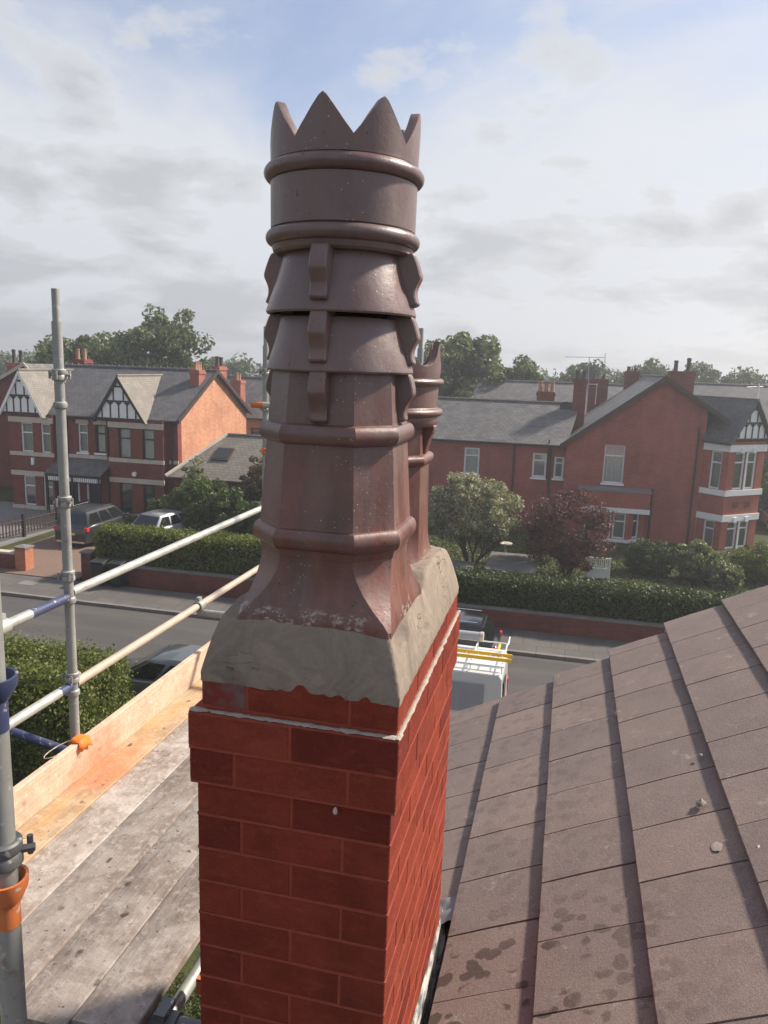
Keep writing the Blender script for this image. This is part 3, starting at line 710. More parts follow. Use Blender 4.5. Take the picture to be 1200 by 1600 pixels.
lump('moss_clump', 'small pale moss clump at the tile edge beside the dark moss', (0.340, 3.63, 7.40), 0.022, 0.35, M['moss'], 'moss', 5)
lump('stone_chip', 'small white stone chip on the roof at right edge', (0.667, 2.352, 7.583), 0.009, 0.8, M['splash_light'], 'debris', 3)
lump('lichen_patch', 'flat round pale lichen patch on a brown tile', (0.566, 2.426, 7.5205), 0.019, 0.06, M['splash'], 'lichen', 4)
lump('stone_chip', 'tiny pale chip wedged under the fourth tile step', (0.60, 3.00, 7.548), 0.008, 0.6, M['moss'], 'debris', 8)

# ================================================================== THE CHIMNEY
CH0 = Vector((-0.552, 1.987, 6.7))
stack = thing('chimney_stack', 'red brick chimney stack carrying two crowned clay pots', 'chimney', CH0)
BL, BW, BH = 0.2295, 0.108, 0.0815
def brick_mesh(seed):
    bm = bmesh.new(); bmesh.ops.create_cube(bm, size=1.0)
    bmesh.ops.scale(bm, vec=(BL, BW, BH), verts=bm.verts)
    bmesh.ops.bevel(bm, geom=list(bm.edges), offset=0.0022, segments=1, affect='EDGES')
    for v in bm.verts: v.co += Vector([0.0005 * mnoise.noise(v.co * 40 + Vector((seed * 7.1, a * 3.3, 0))) for a in range(3)])
    me = bpy.data.meshes.new('brick'); bm.to_mesh(me); bm.free(); me.materials.append(M['brick']); return me
BM_ = [brick_mesh(i) for i in range(5)]
gbm = brick_mesh(9); gbm.materials.clear(); gbm.materials.append(M['brick_grey'])
def put_brick(x, y, z, along, sx=1.0, sy=1.0, me=None):
    o = link('brick', me or random.choice(BM_), stack)
    o.location = Vector((x + random.uniform(-.0004, .0004), y + random.uniform(-.0004, .0004), z + random.uniform(-.001, .001))) - CH0
    o.rotation_euler = (random.uniform(-.002, .002), random.uniform(-.002, .002), (0 if along == 'X' else math.pi / 2) + random.choice((0, math.pi)) + random.uniform(-.0012, .0012))
    o.scale = (sx, sy, 1)
def course(zc, x0, x1, y0, y1, typ, grey=False):
    W, D = x1 - x0, y1 - y0
    if typ == 'A':
        lx = (W - 0.0065) / 2; s = lx / BL
        for y in (y0 + BW / 2, y1 - BW / 2):
            for i in range(2): put_brick(x0 + lx / 2 + i * (lx + 0.0065), y, zc, 'X', s)
        n = 3; ly = (D - 2 * BW - 0.0065 * (n + 1)) / n; s = ly / BL
        for x in (x0 + BW / 2, x1 - BW / 2):
            for i in range(n): put_brick(x, y0 + BW + 0.0065 + ly / 2 + i * (ly + 0.0065), zc, 'Y', s)
    else:
        n = 4; ly = (D - 0.0065 * (n - 1)) / n; s = ly / BL
        for x in (x0 + BW / 2, x1 - BW / 2):
            for i in range(n): put_brick(x, y0 + ly / 2 + i * (ly + 0.0065), zc, 'Y', s, 1, gbm if (grey and i == 0 and x < -0.5) else None)
        lx = W - 2 * BW - 0.013; s = lx / BL
        for y in (y0 + BW / 2, y1 - BW / 2): put_brick(x0 + W / 2, y, zc, 'X', s)
CZ = 0.0885
course(8.2535, -0.778, -0.312, 1.532, 2.436, 'B', True)
course(8.159, -0.803, -0.303, 1.508, 2.458, 'A')
course(8.159 - CZ, -0.801, -0.305, 1.510, 2.456, 'B')
for k in range(2, 17): course(8.159 - CZ * k, -0.788, -0.317, 1.523, 2.448, 'A' if k % 2 == 0 else 'B')
core = MB(); e = 0.0017
core.box(-0.778 + e, -0.312 - e, 1.532 + e, 2.436 - e, 8.20, 8.285)
core.box(-0.803 + e, -0.303 - e, 1.508 + e, 2.458 - e, 8.1135, 8.2025)
core.box(-0.801 + e, -0.305 - e, 1.510 + e, 2.456 - e, 8.024, 8.11)
core.box(-0.788 + e, -0.317 - e, 1.523 + e, 2.448 - e, 6.72, 8.03)
for k in range(0, 18):                                    # struck bed joints, a hair proud of the brick
    zj = 8.159 - CZ * k + CZ / 2 - (0.0 if k else 0.001)
    if k == 0: continue
    x0_, x1_, y0_, y1_ = (-0.801, -0.305, 1.510, 2.456) if k == 1 else (-0.788, -0.317, 1.523, 2.448)
    core.box(x0_ - .0008, x1_ + .0012, y0_ - .0005, y1_ + .0008, zj - 0.0036, zj + 0.0036)
core.build('mortar_bed', M['mortar'], stack)
# lighter weathered mortar lying on the ledge
def bead(pts, up, out, wd, seed):
    mb = MB(); prof = 5
    for i, (p, sc_) in enumerate(pts):
        for j in range(prof):
            t = j / (prof - 1); h = math.sin(t * math.pi * 0.95) * 0.0035 * (0.7 + sc_)
            nn = mnoise.noise(Vector((i * 0.9, j * 1.7, seed))) * 0.0028
            q = Vector(p) + Vector(out) * (wd * (t - 0.5) * 2 * (0.75 + 0.5 * sc_) + nn) + Vector((0, 0, h + nn * 0.6))
            mb.v.append(tuple(q))
    for i in range(len(pts) - 1):
        for j in range(prof - 1): b = i * prof + j; mb.f.append((b, b + 1, b + prof + 1, b + prof))
    return mb
bead([((-0.802 + 0.498 * i / 60, 1.520, 8.2045), mnoise.noise(Vector((i * 0.25, 0, 0)))) for i in range(61)], 1, (0, 1, 0), 0.011, 1).build('ledge_mortar', M['splash'], stack, 60)
bead([((-0.3075, 1.510 + 0.945 * i / 110, 8.2045), mnoise.noise(Vector((i * 0.25, 5, 0)))) for i in range(111)], 1, (1, 0, 0), 0.008, 2).build('ledge_mortar', M['splash'], stack, 60)
# drip of mortar on the front face
MB().lathe([(0.0005, 8.004), (0.0045, 8.006), (0.006, 8.012), (0.004, 8.019), (0.0005, 8.023)], (-0.443, 1.5095), 9).build('mortar_drip', M['splash_light'], stack, 60)

# flaunching: the sloping mortar cap
POT1 = (-0.526, 1.747); POT2 = (-0.532, 2.215)
fl = MB(); nx, ny = 70, 130; fx0, fx1, fy0, fy1 = -0.780, -0.310, 1.5305, 2.438
def fl_z(x, y):
    d = min(x - fx0, fx1 - x, y - fy0, fy1 - y); w_ = 0.046
    t = min(1.0, max(0.0, d / w_)); dx = min(x - fx0, fx1 - x); dy = min(y - fy0, fy1 - y)
    h = 0.148 * (1 - (1 - t) ** 1.5)
    corner = max(0.0, 1 - dx / 0.12) * max(0.0, 1 - dy / 0.12); h *= 1 - 0.22 * corner
    h -= 0.035 * math.exp(-((y - 1.98) / 0.05) ** 2) * t
    p = Vector((x, y, 0))
    h += 0.0045 * mnoise.noise(p * 9) * (0.4 + t) + 0.0025 * mnoise.noise(p * 30) + 0.0014 * mnoise.noise(p * 90) + 0.003 * max(0.0, mnoise.noise(Vector((x * 6, y * 6, 8)) ) - 0.1) * 4 * (0.5 - abs(t - 0.5))
    return 8.297 + h
for j in range(ny + 1):
    for i in range(nx + 1):
        x = fx0 + (fx1 - fx0) * i / nx; y = fy0 + (fy1 - fy0) * j / ny
        edge = i in (0, nx) or j in (0, ny)
        p = Vector((x, y, 2)); rx = 0.002 * mnoise.noise(p * 25) if edge else 0; ry = 0.002 * mnoise.noise(p * 25 + Vector((9, 0, 0))) if edge else 0
        fl.v.append((x + rx, y + ry, fl_z(x, y) - (0.004 + 0.004 * (mnoise.noise(p * 18) + 0.3) if edge else 0)))
for j in range(ny):
    for i in range(nx): b = j * (nx + 1) + i; fl.f.append((b, b + 1, b + nx + 2, b + nx + 1))
# skirt down to the top course
base_n = len(fl.v)
per = [i for i in range(nx + 1)] + [j * (nx + 1) + nx for j in range(1, ny + 1)] + [ny * (nx + 1) + i for i in range(nx - 1, -1, -1)] + [j * (nx + 1) for j in range(ny - 1, 0, -1)]
for q in per: x, y, z = fl.v[q]; fl.v.append((x * 0.998 - 0.545 * 0.002, y * 0.998 + 1.98 * 0.002, 8.272 + 0.003 * mnoise.noise(Vector((x * 15, y * 15, 7))) + 0.002 * mnoise.noise(Vector((x * 70, y * 70, 2)))))
for i in range(len(per)): i2 = (i + 1) % len(per); fl.f.append((per[i], per[i2], base_n + i2, base_n + i))
fl.build('flaunching', M['flaunch'], stack, 70)
# painted flashing fillet on the roof side
fs_ = MB(); N = 60
for i in range(N + 1):
    y = 1.32 + 1.20 * i / N; top = 7.022 + 0.10 * (2.56 - y) + 0.006 * mnoise.noise(Vector((y * 9, 0, 0))); w1 = 0.008 * mnoise.noise(Vector((y * 12, 4, 0)))
    end = max(0.0, (i - N * 0.93) / (N * 0.07))
    fs_.v += [(-0.3165, y, top), (-0.309, y, top - 0.010), (-0.300 + w1 * 0.6, y, top - 0.05 + end * 0.02), (-0.288 + w1 - end * 0.02, y, 6.985), (-0.318, y, 6.975)]
for i in range(N):
    for c in range(4): b = i * 5 + c; fs_.f.append((b, b + 1, b + 6, b + 5))
fs_.build('flashing', M['lead'], stack, 60)

# ------------------------------------------------------------------ pots
def sect(c, z, w, f):
    return [(c[0] + x, c[1] + y, z) for x, y in ((-f, -w), (f, -w), (w, -f), (w, f), (f, w), (-f, w), (-w, f), (-w, -f))]
def octa(levels, c, cap=False):
    mb = MB()
    for z, w_, f in levels: mb.v += sect(c, z, w_, f)
    for k in range(len(levels) - 1):
        for i in range(8): i2 = (i + 1) % 8; mb.f.append((k * 8 + i, k * 8 + i2, k * 8 + 8 + i2, k * 8 + 8 + i))
    return mb
def mould(z, w_, b, h, fr=0.53):
    return [(z + h * math.sin(t), w_ + b * math.cos(t), (w_ + b * math.cos(t)) * fr) for t in [math.pi / 2 * q for q in (-1, -.75, -.5, -.25, 0, .25, .5, .75, 1)]]
def torus_prof(r, z, b, h, n=9): return [(r + b * math.cos(t), z + h * math.sin(t)) for t in [math.pi * (q / (n - 1) - 0.5) for q in range(n)]]
def crown(c, r, z0, zv, zp, nsp, th, kind, phase):
    mb = MB(); n = nsp * 16
    for i in range(n):
        a = 2 * math.pi * i / n; u = (i / n * nsp + phase) % 1.0; u = abs(u - 0.5) * 2          # 1 at the peak, 0 in the valley
        if kind == 'tri': h = zv + (zp - zv) * max(0.0, min(1.0, (u - 0.0) / 0.94)) if u < 0.94 else zp
        else: h = zv + (zp - zv) * (1 - math.sqrt(max(0.0, 1 - min(1, u / 0.92) ** 2)))
        h += 0.0015 * mnoise.noise(Vector((i * 0.4, 0, phase)))
        ca, sa = math.cos(a), math.sin(a); ri = r - th
        lean = (h - z0) * 0.03
        mb.v += [(c[0] + r * ca, c[1] + r * sa, z0), (c[0] + (r + lean) * ca, c[1] + (r + lean) * sa, h - 0.002), (c[0] + (r + lean - 0.003) * ca, c[1] + (r + lean - 0.003) * sa, h),
                 (c[0] + (ri + lean) * ca, c[1] + (ri + lean) * sa, h), (c[0] + ri * ca, c[1] + ri * sa, z0 - 0.08)]
    for i in range(n):
        i2 = (i + 1) % n
        for k in range(4): mb.f.append((i * 5 + k, i2 * 5 + k, i2 * 5 + k + 1, i * 5 + k + 1))
    return mb
def fin(c, ang, poly, th):
    """bracket plate: (radius, z) outline, thickness th, standing on the given bearing"""
    d = Vector((math.cos(ang), math.sin(ang), 0)); t = Vector((-math.sin(ang), math.cos(ang), 0)); N = len(poly); mb = MB()
    for s in (-1, 1): mb.v += [tuple(Vector((c[0], c[1], 0)) + d * r + t * (s * th / 2 * (1.0 if r > 0.15 else 1.15)) + Vector((0, 0, z))) for r, z in poly]
    mb.f = [tuple(range(N)), tuple(range(2 * N - 1, N - 1, -1))] + [(i, i + N, (i + 1) % N + N, (i + 1) % N) for i in range(N)]
    return mb
def scroll(r_top, r_bot, z_top, z_bot, r_in):
    H = z_top - z_bot; out = [(r_in, z_top), (r_top - 0.006, z_top)]
    for q in range(16):
        t = q / 15; bul = math.sin(t * math.pi) * 0.011 - math.sin(max(0, t - 0.42) / 0.58 * math.pi) * 0.013
        out.append((r_top + (r_bot - r_top) * t ** 1.3 + bul, z_top - 0.010 - (H - 0.016) * t))
    return out + [(r_bot - 0.012, z_bot), (r_in, z_bot)]
c = POT1
p1 = thing('chimney_pot', 'tall brown clay chimney pot with pointed crown and louvred skirts, nearest camera', 'chimney pot', (c[0], c[1], 8.37), 'pots on the chimney stack')
lev = []
for q in range(13):
    u_ = 1 - q / 12; z_ = 8.372 + 0.208 * (1 - u_); t = min(1.0, (8.58 - z_) / 0.150)
    lev.append((z_, 0.158 + 0.026 * t ** 2.3, 0.084 + 0.094 * t ** 1.9))
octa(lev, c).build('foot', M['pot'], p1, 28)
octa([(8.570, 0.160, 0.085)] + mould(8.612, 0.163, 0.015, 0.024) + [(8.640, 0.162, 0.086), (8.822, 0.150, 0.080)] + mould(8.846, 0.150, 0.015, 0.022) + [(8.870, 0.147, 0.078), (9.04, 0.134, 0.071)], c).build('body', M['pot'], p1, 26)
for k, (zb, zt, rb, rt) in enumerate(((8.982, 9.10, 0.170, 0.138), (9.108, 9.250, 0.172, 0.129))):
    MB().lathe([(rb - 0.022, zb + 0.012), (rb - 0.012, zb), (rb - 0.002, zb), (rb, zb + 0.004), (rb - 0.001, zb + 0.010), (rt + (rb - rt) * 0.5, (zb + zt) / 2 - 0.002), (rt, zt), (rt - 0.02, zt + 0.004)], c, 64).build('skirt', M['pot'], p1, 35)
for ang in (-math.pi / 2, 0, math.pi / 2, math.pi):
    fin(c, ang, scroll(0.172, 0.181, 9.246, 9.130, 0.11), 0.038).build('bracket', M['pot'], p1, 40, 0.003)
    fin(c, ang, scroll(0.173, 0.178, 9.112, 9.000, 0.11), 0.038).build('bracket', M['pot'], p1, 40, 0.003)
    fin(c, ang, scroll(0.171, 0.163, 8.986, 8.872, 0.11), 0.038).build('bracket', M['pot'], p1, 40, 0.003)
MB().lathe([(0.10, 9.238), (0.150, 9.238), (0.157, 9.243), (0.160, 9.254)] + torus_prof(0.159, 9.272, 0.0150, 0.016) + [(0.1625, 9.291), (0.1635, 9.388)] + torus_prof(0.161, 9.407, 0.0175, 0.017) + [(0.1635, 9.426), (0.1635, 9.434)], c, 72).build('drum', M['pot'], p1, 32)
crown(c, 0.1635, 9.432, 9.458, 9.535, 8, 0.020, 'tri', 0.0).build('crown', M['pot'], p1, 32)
MB().lathe([(0.142, 9.44), (0.142, 9.26), (0.11, 9.2), (0.11, 8.9)], c, 48).build('flue', M['blind'], p1, 60)
c = POT2
p2 = thing('chimney_pot', 'slimmer clay chimney pot with scalloped crown, half hidden behind the taller one', 'chimney pot', (c[0], c[1], 8.37), 'pots on the chimney stack')
lev = []
for q in range(11):
    t = 1 - q / 10; lev.append((8.372 + 0.16 * (1 - t), 0.135 + 0.040 * t ** 2.4, 0.074 + 0.078 * t ** 2.0))
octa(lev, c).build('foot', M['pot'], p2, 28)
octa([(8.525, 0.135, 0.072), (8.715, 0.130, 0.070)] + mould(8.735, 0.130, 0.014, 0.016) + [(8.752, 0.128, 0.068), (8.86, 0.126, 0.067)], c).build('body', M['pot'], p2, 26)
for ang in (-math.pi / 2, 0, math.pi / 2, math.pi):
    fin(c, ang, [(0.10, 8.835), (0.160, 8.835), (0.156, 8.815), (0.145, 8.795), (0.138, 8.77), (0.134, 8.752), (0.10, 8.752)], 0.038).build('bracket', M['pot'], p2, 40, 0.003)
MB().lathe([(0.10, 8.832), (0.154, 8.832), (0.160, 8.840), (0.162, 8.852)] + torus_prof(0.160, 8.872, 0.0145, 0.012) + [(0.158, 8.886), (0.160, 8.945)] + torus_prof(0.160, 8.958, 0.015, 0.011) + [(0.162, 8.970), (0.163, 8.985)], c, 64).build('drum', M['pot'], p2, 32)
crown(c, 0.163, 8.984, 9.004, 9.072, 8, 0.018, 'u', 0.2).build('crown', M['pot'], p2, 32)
MB().lathe([(0.143, 8.99), (0.143, 8.84), (0.10, 8.8), (0.10, 8.6)], c, 48).build('flue', M['blind'], p2, 60)

# ================================================================== SCAFFOLD
scf = thing('scaffold', 'steel tube scaffold with timber boarded platform along the eaves', 'scaffold', (-1.8, 3.0, 0))
TR = 0.02415
def tubep(a, b, mat, r=TR, name='tube', n=18): return MB().tube(a, b, r, n=n).build(name, mat, scf, 40)
def stdp(x, y, top, spig=True):
    s = tubep((x, y, 0.02), (x, y, top - (0.15 if spig else 0)), M['steel'], name='standard', n=24)
    if spig: MB().tube((x, y, top - 0.16), (x, y, top), 0.0185, n=20).build('spigot', M['steel'], s, 40)
    MB().box(x - 0.075, x + 0.075, y - 0.075, y + 0.075, 0.0, 0.018).build('base_plate', M['steel'], s)
    return s
A_ = (-2.40, 3.285); C_ = (-2.403, 5.90); D_ = (-1.14, 5.90); B_ = (-1.022, 1.16)
sA = stdp(*A_, 9.305); sC = stdp(*C_, 9.277); sD = stdp(*D_, 9.29); sB = stdp(*B_, 9.9, False)
sE = stdp(-2.40, 0.9, 9.3)
def cup(parent, p, mat, up=1, r=0.045, h=0.05):
    x, y, z = p
    MB().lathe([(TR + 0.0005, z), (TR + 0.006, z), (r, z + up * h * 0.55), (r + 0.002, z + up * h), (r - 0.004, z + up * h), (TR + 0.004, z + up * h * 0.45), (TR + 0.0005, z + up * h * 0.4)], (x, y), 26).build('cup', mat, parent, 40)
def collar(parent, p, mat, h=0.045, r=0.034, lug=0.0, name='collar'):
    x, y, z = p
    mb = MB().lathe([(TR + 0.0003, z - h / 2), (r - 0.004, z - h / 2), (r, z - h / 2 + 0.004), (r, z - 0.006), (r - 0.004, z), (r, z + 0.006), (r, z + h / 2 - 0.004), (r - 0.004, z + h / 2), (TR + 0.0003, z + h / 2)], (x, y), 24)
    o = mb.build(name, mat, parent, 40)
    for a in (0.4, 2.2, 3.9):
        b = MB(); dx, dy = math.cos(a + lug), math.sin(a + lug)
        b.tube((x + dx * r * 0.9, y + dy * r * 0.9, z), (x + dx * (r + 0.022), y + dy * (r + 0.022), z), 0.0085, n=6)
        b.tube((x + dx * (r + 0.012) - dy * 0.012, y + dy * (r + 0.012) + dx * 0.012, z - 0.02), (x + dx * (r + 0.012) - dy * 0.012, y + dy * (r + 0.012) + dx * 0.012, z + 0.02), 0.006, n=6)
        b.build('bolt', mat, parent, 40)
for z, kind in ((8.905, 'n'), (8.76, 'r'), (8.285, 'n'), (7.905, 'n'), (7.775, 'r'), (7.36, 'n'), (7.275, 'r')):
    if kind == 'n': collar(sA, (*A_, z), M['steel'], 0.055, 0.034, z)
    else: MB().lathe([(TR + .0003, z - 0.018), (TR + 0.008, z - 0.012), (TR + 0.010, z), (TR + 0.008, z + 0.012), (TR + .0003, z + 0.018)], A_, 24).build('ring', M['steel'], sA, 40)
for z in (8.92, 8.63, 8.28, 7.82): collar(sC, (*C_, z), M['orange'] if abs(z - 8.28) < .01 else M['steel'], 0.05, 0.034, z)
for z in (8.8, 8.3): collar(sD, (*D_, z), M['steel'], 0.05, 0.034, z)
# near standard: blue cup, coupler and orange cup
cup(sB, (*B_, 8.355), M['blue'], 1, 0.044, 0.045)
MB().lathe([(TR + .0006, 8.29), (TR + .0012, 8.29), (TR + .0012, 8.356), (TR + .0006, 8.356)], B_, 24).build('blue_band', M['blue'], sB, 40)
collar(sB, (*B_, 8.03), M['steel_dark'], 0.055, 0.036, 0.2)
cup(sB, (*B_, 7.925), M['orange'], 1, 0.042, 0.05)
MB().lathe([(TR + .0006, 7.87), (TR + .0012, 7.87), (TR + .0012, 7.926), (TR + .0006, 7.926)], B_, 24).build('orange_band', M['orange'], sB, 40)
# guard rails
ZR, ZM = 7.792, 7.318
tubep((A_[0], A_[1] + 0.02, ZR + 0.02), (C_[0], C_[1] - 0.02, ZR + 0.02), M['steel_pale'], name='guard_rail')
tubep((A_[0], 2.99, ZR), (A_[0], A_[1] - 0.02, ZR), M['blue'], name='guard_rail')
tubep((A_[0], 0.92, ZR), (A_[0], 2.99, ZR), M['steel_pale'], name='guard_rail')
tubep((A_[0], A_[1] + 0.02, ZM), (C_[0], C_[1] - 0.02, ZM), M['steel_rust'], name='mid_rail')
tubep((A_[0], 3.17, ZM), (A_[0], A_[1] - 0.02, ZM), M['blue'], name='mid_rail')
tubep((A_[0], 0.92, ZM), (A_[0], 3.17, ZM), M['steel_pale'], name='mid_rail')
MB().lathe([(0.0005, 0), (0.03, 0)], (0, 0), 6)
# fitting on the rail where it leaves the picture
def rail_fit(y, z, mat):
    mb = MB(); n = 20
    for yy, r in ((y - 0.035, 0.031), (y - 0.030, 0.036), (y + 0.030, 0.036), (y + 0.035, 0.031)):
        mb.v += [(A_[0] + r * math.cos(2 * math.pi * i / n), yy, z + r * math.sin(2 * math.pi * i / n)) for i in range(n)]
    for k in range(3): mb.f += [(k * n + i, k * n + (i + 1) % n, k * n + n + (i + 1) % n, k * n + n + i) for i in range(n)]
    mb.box(A_[0] - 0.012, A_[0] + 0.012, y - 0.02, y + 0.02, z + 0.02, z + 0.06)
    mb.build('coupler', mat, scf, 40)
rail_fit(2.80, ZR, M['steel_pale']); rail_fit(4.70, ZM, M['steel'])
# transoms and end tubes
tubep((-2.42, 4.72, 7.262), (-0.95, 4.72, 7.262), M['steel'], name='transom')
tubep((-2.50, 5.85, 8.655), (-1.05, 5.85, 8.655), M['steel_pale'], name='end_rail')
MB().tube((-2.502, 5.85, 8.655), (-2.40, 5.85, 8.655), TR + 0.0012, n=18).build('orange_band', M['orange'], scf, 40)
tubep((-3.05, 3.40, 6.955), (-2.385, 3.40, 6.835), M['blue'], name='transom')
tubep((-2.5, 2.05, 6.758), (-0.86, 2.05, 6.750), M['steel_dark'], r=0.030, name='transom')
tubep((-1.295, 1.70, 6.56), (-1.295, 5.9, 6.56), M['steel'], r=0.027, name='ledger')
tubep((-1.20, 1.70, 6.40), (-1.20, 5.9, 6.40), M['steel_pale'], r=0.026, name='ledger')
tubep((-2.5, 3.55, 6.768), (-0.9, 3.55, 6.768), M['steel_dark'], name='transom')
tubep((-2.5, 5.70, 6.768), (-0.9, 5.70, 6.768), M['steel_dark'], name='transom')
MB().tube((-1.245, 2.05, 6.752), (-1.145, 2.05, 6.752), 0.040, n=20).box(-1.215, -1.175, 2.01, 2.09, 6.79, 6.815).build('coupler', M['steel_dark'], scf, 40)
MB().box(-1.225, -1.10, 2.335, 2.355, 6.60, 6.665).box(-1.225, -1.10, 2.335, 2.40, 6.660, 6.668).build('board_clip', M['orange'], scf)
# boards
def board(x0, x1, y0, y1, z, mat, name='board'):
    mb = MB(); n = 14; tilt = random.uniform(-0.0025, 0.0025); dz = random.uniform(-0.002, 0.002)
    for i in range(n + 1):
        t = i / n; y = y0 + (y1 - y0) * t; b = 0.0035 * mnoise.noise(Vector((x0 * 9, y * 1.2, 0))) + dz; e = 0.0018 * mnoise.noise(Vector((x0 * 7, y * 2.6, 5)))
        mb.v += [(x0 + e, y, z + b - 0.004), (x0 + e + 0.004, y, z + b + tilt), (x1 - e - 0.004, y, z + b - tilt), (x1 - e, y, z + b - 0.004), (x1 - e, y, z + b - 0.038), (x0 + e, y, z + b - 0.038)]
    for i in range(n):
        for k in range(6): mb.f.append((i * 6 + k, i * 6 + (k + 1) % 6, i * 6 + 6 + (k + 1) % 6, i * 6 + 6 + k))
    mb.f += [tuple(range(6)), tuple(range(n * 6 + 5, n * 6 - 1, -1))]
    return mb.build(name, mat, scf, 35)
ends = (1.98, 1.95, 1.885, 1.870, 1.905)
for i in range(5):
    x0 = -2.372 + i * 0.2285
    board(x0 + 0.002, x0 + 0.2265, ends[i], ends[i] + 3.92, 6.832, M['board_edge'] if i == 0 else M['board_mid'] if i == 1 else M['board'])
for i in range(5):
    x0 = -2.365 + i * 0.2285
    board(x0 + 0.003, x0 + 0.2255, -2.0, 1.855 - 0.02 * (i % 2), 6.785, M['board'])
tb = MB(); n = 20
for i in range(n + 1):
    y = 0.95 + 5.0 * i / n; b = 0.004 * mnoise.noise(Vector((y, 0, 0)))
    tb.v += [(-2.372 + b, y, 6.836), (-2.334 + b, y, 6.836), (-2.334 + b, y, 7.024), (-2.338 + b, y, 7.028), (-2.368 + b, y, 7.028), (-2.372 + b, y, 7.024)]
for i in range(n):
    for k in range(6): tb.f.append((i * 6 + k, i * 6 + (k + 1) % 6, i * 6 + 6 + (k + 1) % 6, i * 6 + 6 + k))
tb.f += [tuple(range(6)), tuple(range(n * 6 + 5, n * 6 - 1, -1))]
tb.build('toe_board', M['toe'], scf, 35)
# orange clip and wire loop over the toe board
cl = thing('toe_board_clip', 'bright orange plastic clip with a wire loop hooked over the toe board', 'clip', (-2.36, 3.26, 7.03))
mb = MB(); 
prof = [(-2.385, 7.02), (-2.385, 7.036), (-2.360, 7.040), (-2.330, 7.034), (-2.318, 7.010), (-2.313, 6.985)]
for y, k in ((3.205, 0.0), (3.235, 0.006), (3.27, 0.004), (3.30, -0.004)):
    mb.v += [(x, y + 0.01 * (j % 2), z + k * (1 if j < 4 else 2)) for j, (x, z) in enumerate(prof)]
for i in range(3):
    for k in range(len(prof) - 1): b = i * len(prof) + k; mb.f.append((b, b + 1, b + len(prof) + 1, b + len(prof)))
o = mb.build('clip', M['orange_plastic'], cl, 40); so = o.modifiers.new('thick', 'SOLIDIFY'); so.thickness = 0.004
mb = MB(); pts = [Vector((-2.385 - 0.06 * math.sin(t), 3.24 - 0.10 + 0.10 * math.cos(t), 7.03 - 0.02 * math.sin(t))) for t in [math.pi * q / 14 for q in range(0, 18)]]
for a, b in zip(pts, pts[1:]): mb.tube(a, b, 0.003, n=6, caps=False)
mb.build('wire_loop', M['steel_rust'], cl, 60)

# ================================================================== HOUSES
def wall_open(parent, name, o, t, W, z0, z1, ops, mat, depth=0.16, top=None):
    """wall face with real openings and reveals; top = extra (u, z) polygon standing on it"""
    n = (t[1], -t[0]); P = lambda u, d, z: (o[0] + t[0] * u + n[0] * d, o[1] + t[1] * u + n[1] * d, z)
    us = sorted({0.0, W, *[a for q in ops for a in q[:2]]}); zs = sorted({z0, z1, *[a for q in ops for a in q[2:4]]}); mb = MB()
    for i in range(len(us) - 1):
        for j in range(len(zs) - 1):
            uc, zc_ = (us[i] + us[i + 1]) / 2, (zs[j] + zs[j + 1]) / 2
            if any(q[0] < uc < q[1] and q[2] < zc_ < q[3] for q in ops): continue
            mb.add([P(us[i], 0, zs[j]), P(us[i + 1], 0, zs[j]), P(us[i + 1], 0, zs[j + 1]), P(us[i], 0, zs[j + 1])], [(0, 1, 2, 3)])
    for u0, u1, a, b in [q[:4] for q in ops]:
        c = [(u0, a), (u1, a), (u1, b), (u0, b)]
        for k in range(4):
            p, q = c[k], c[(k + 1) % 4]
            mb.add([P(p[0], 0, p[1]), P(p[0], -depth, p[1]), P(q[0], -depth, q[1]), P(q[0], 0, q[1])], [(0, 1, 2, 3)])
    if top: mb.add([P(u, 0, z) for u, z in top], [tuple(range(len(top)))])
    return mb.build(name, mat, parent, fix=False)
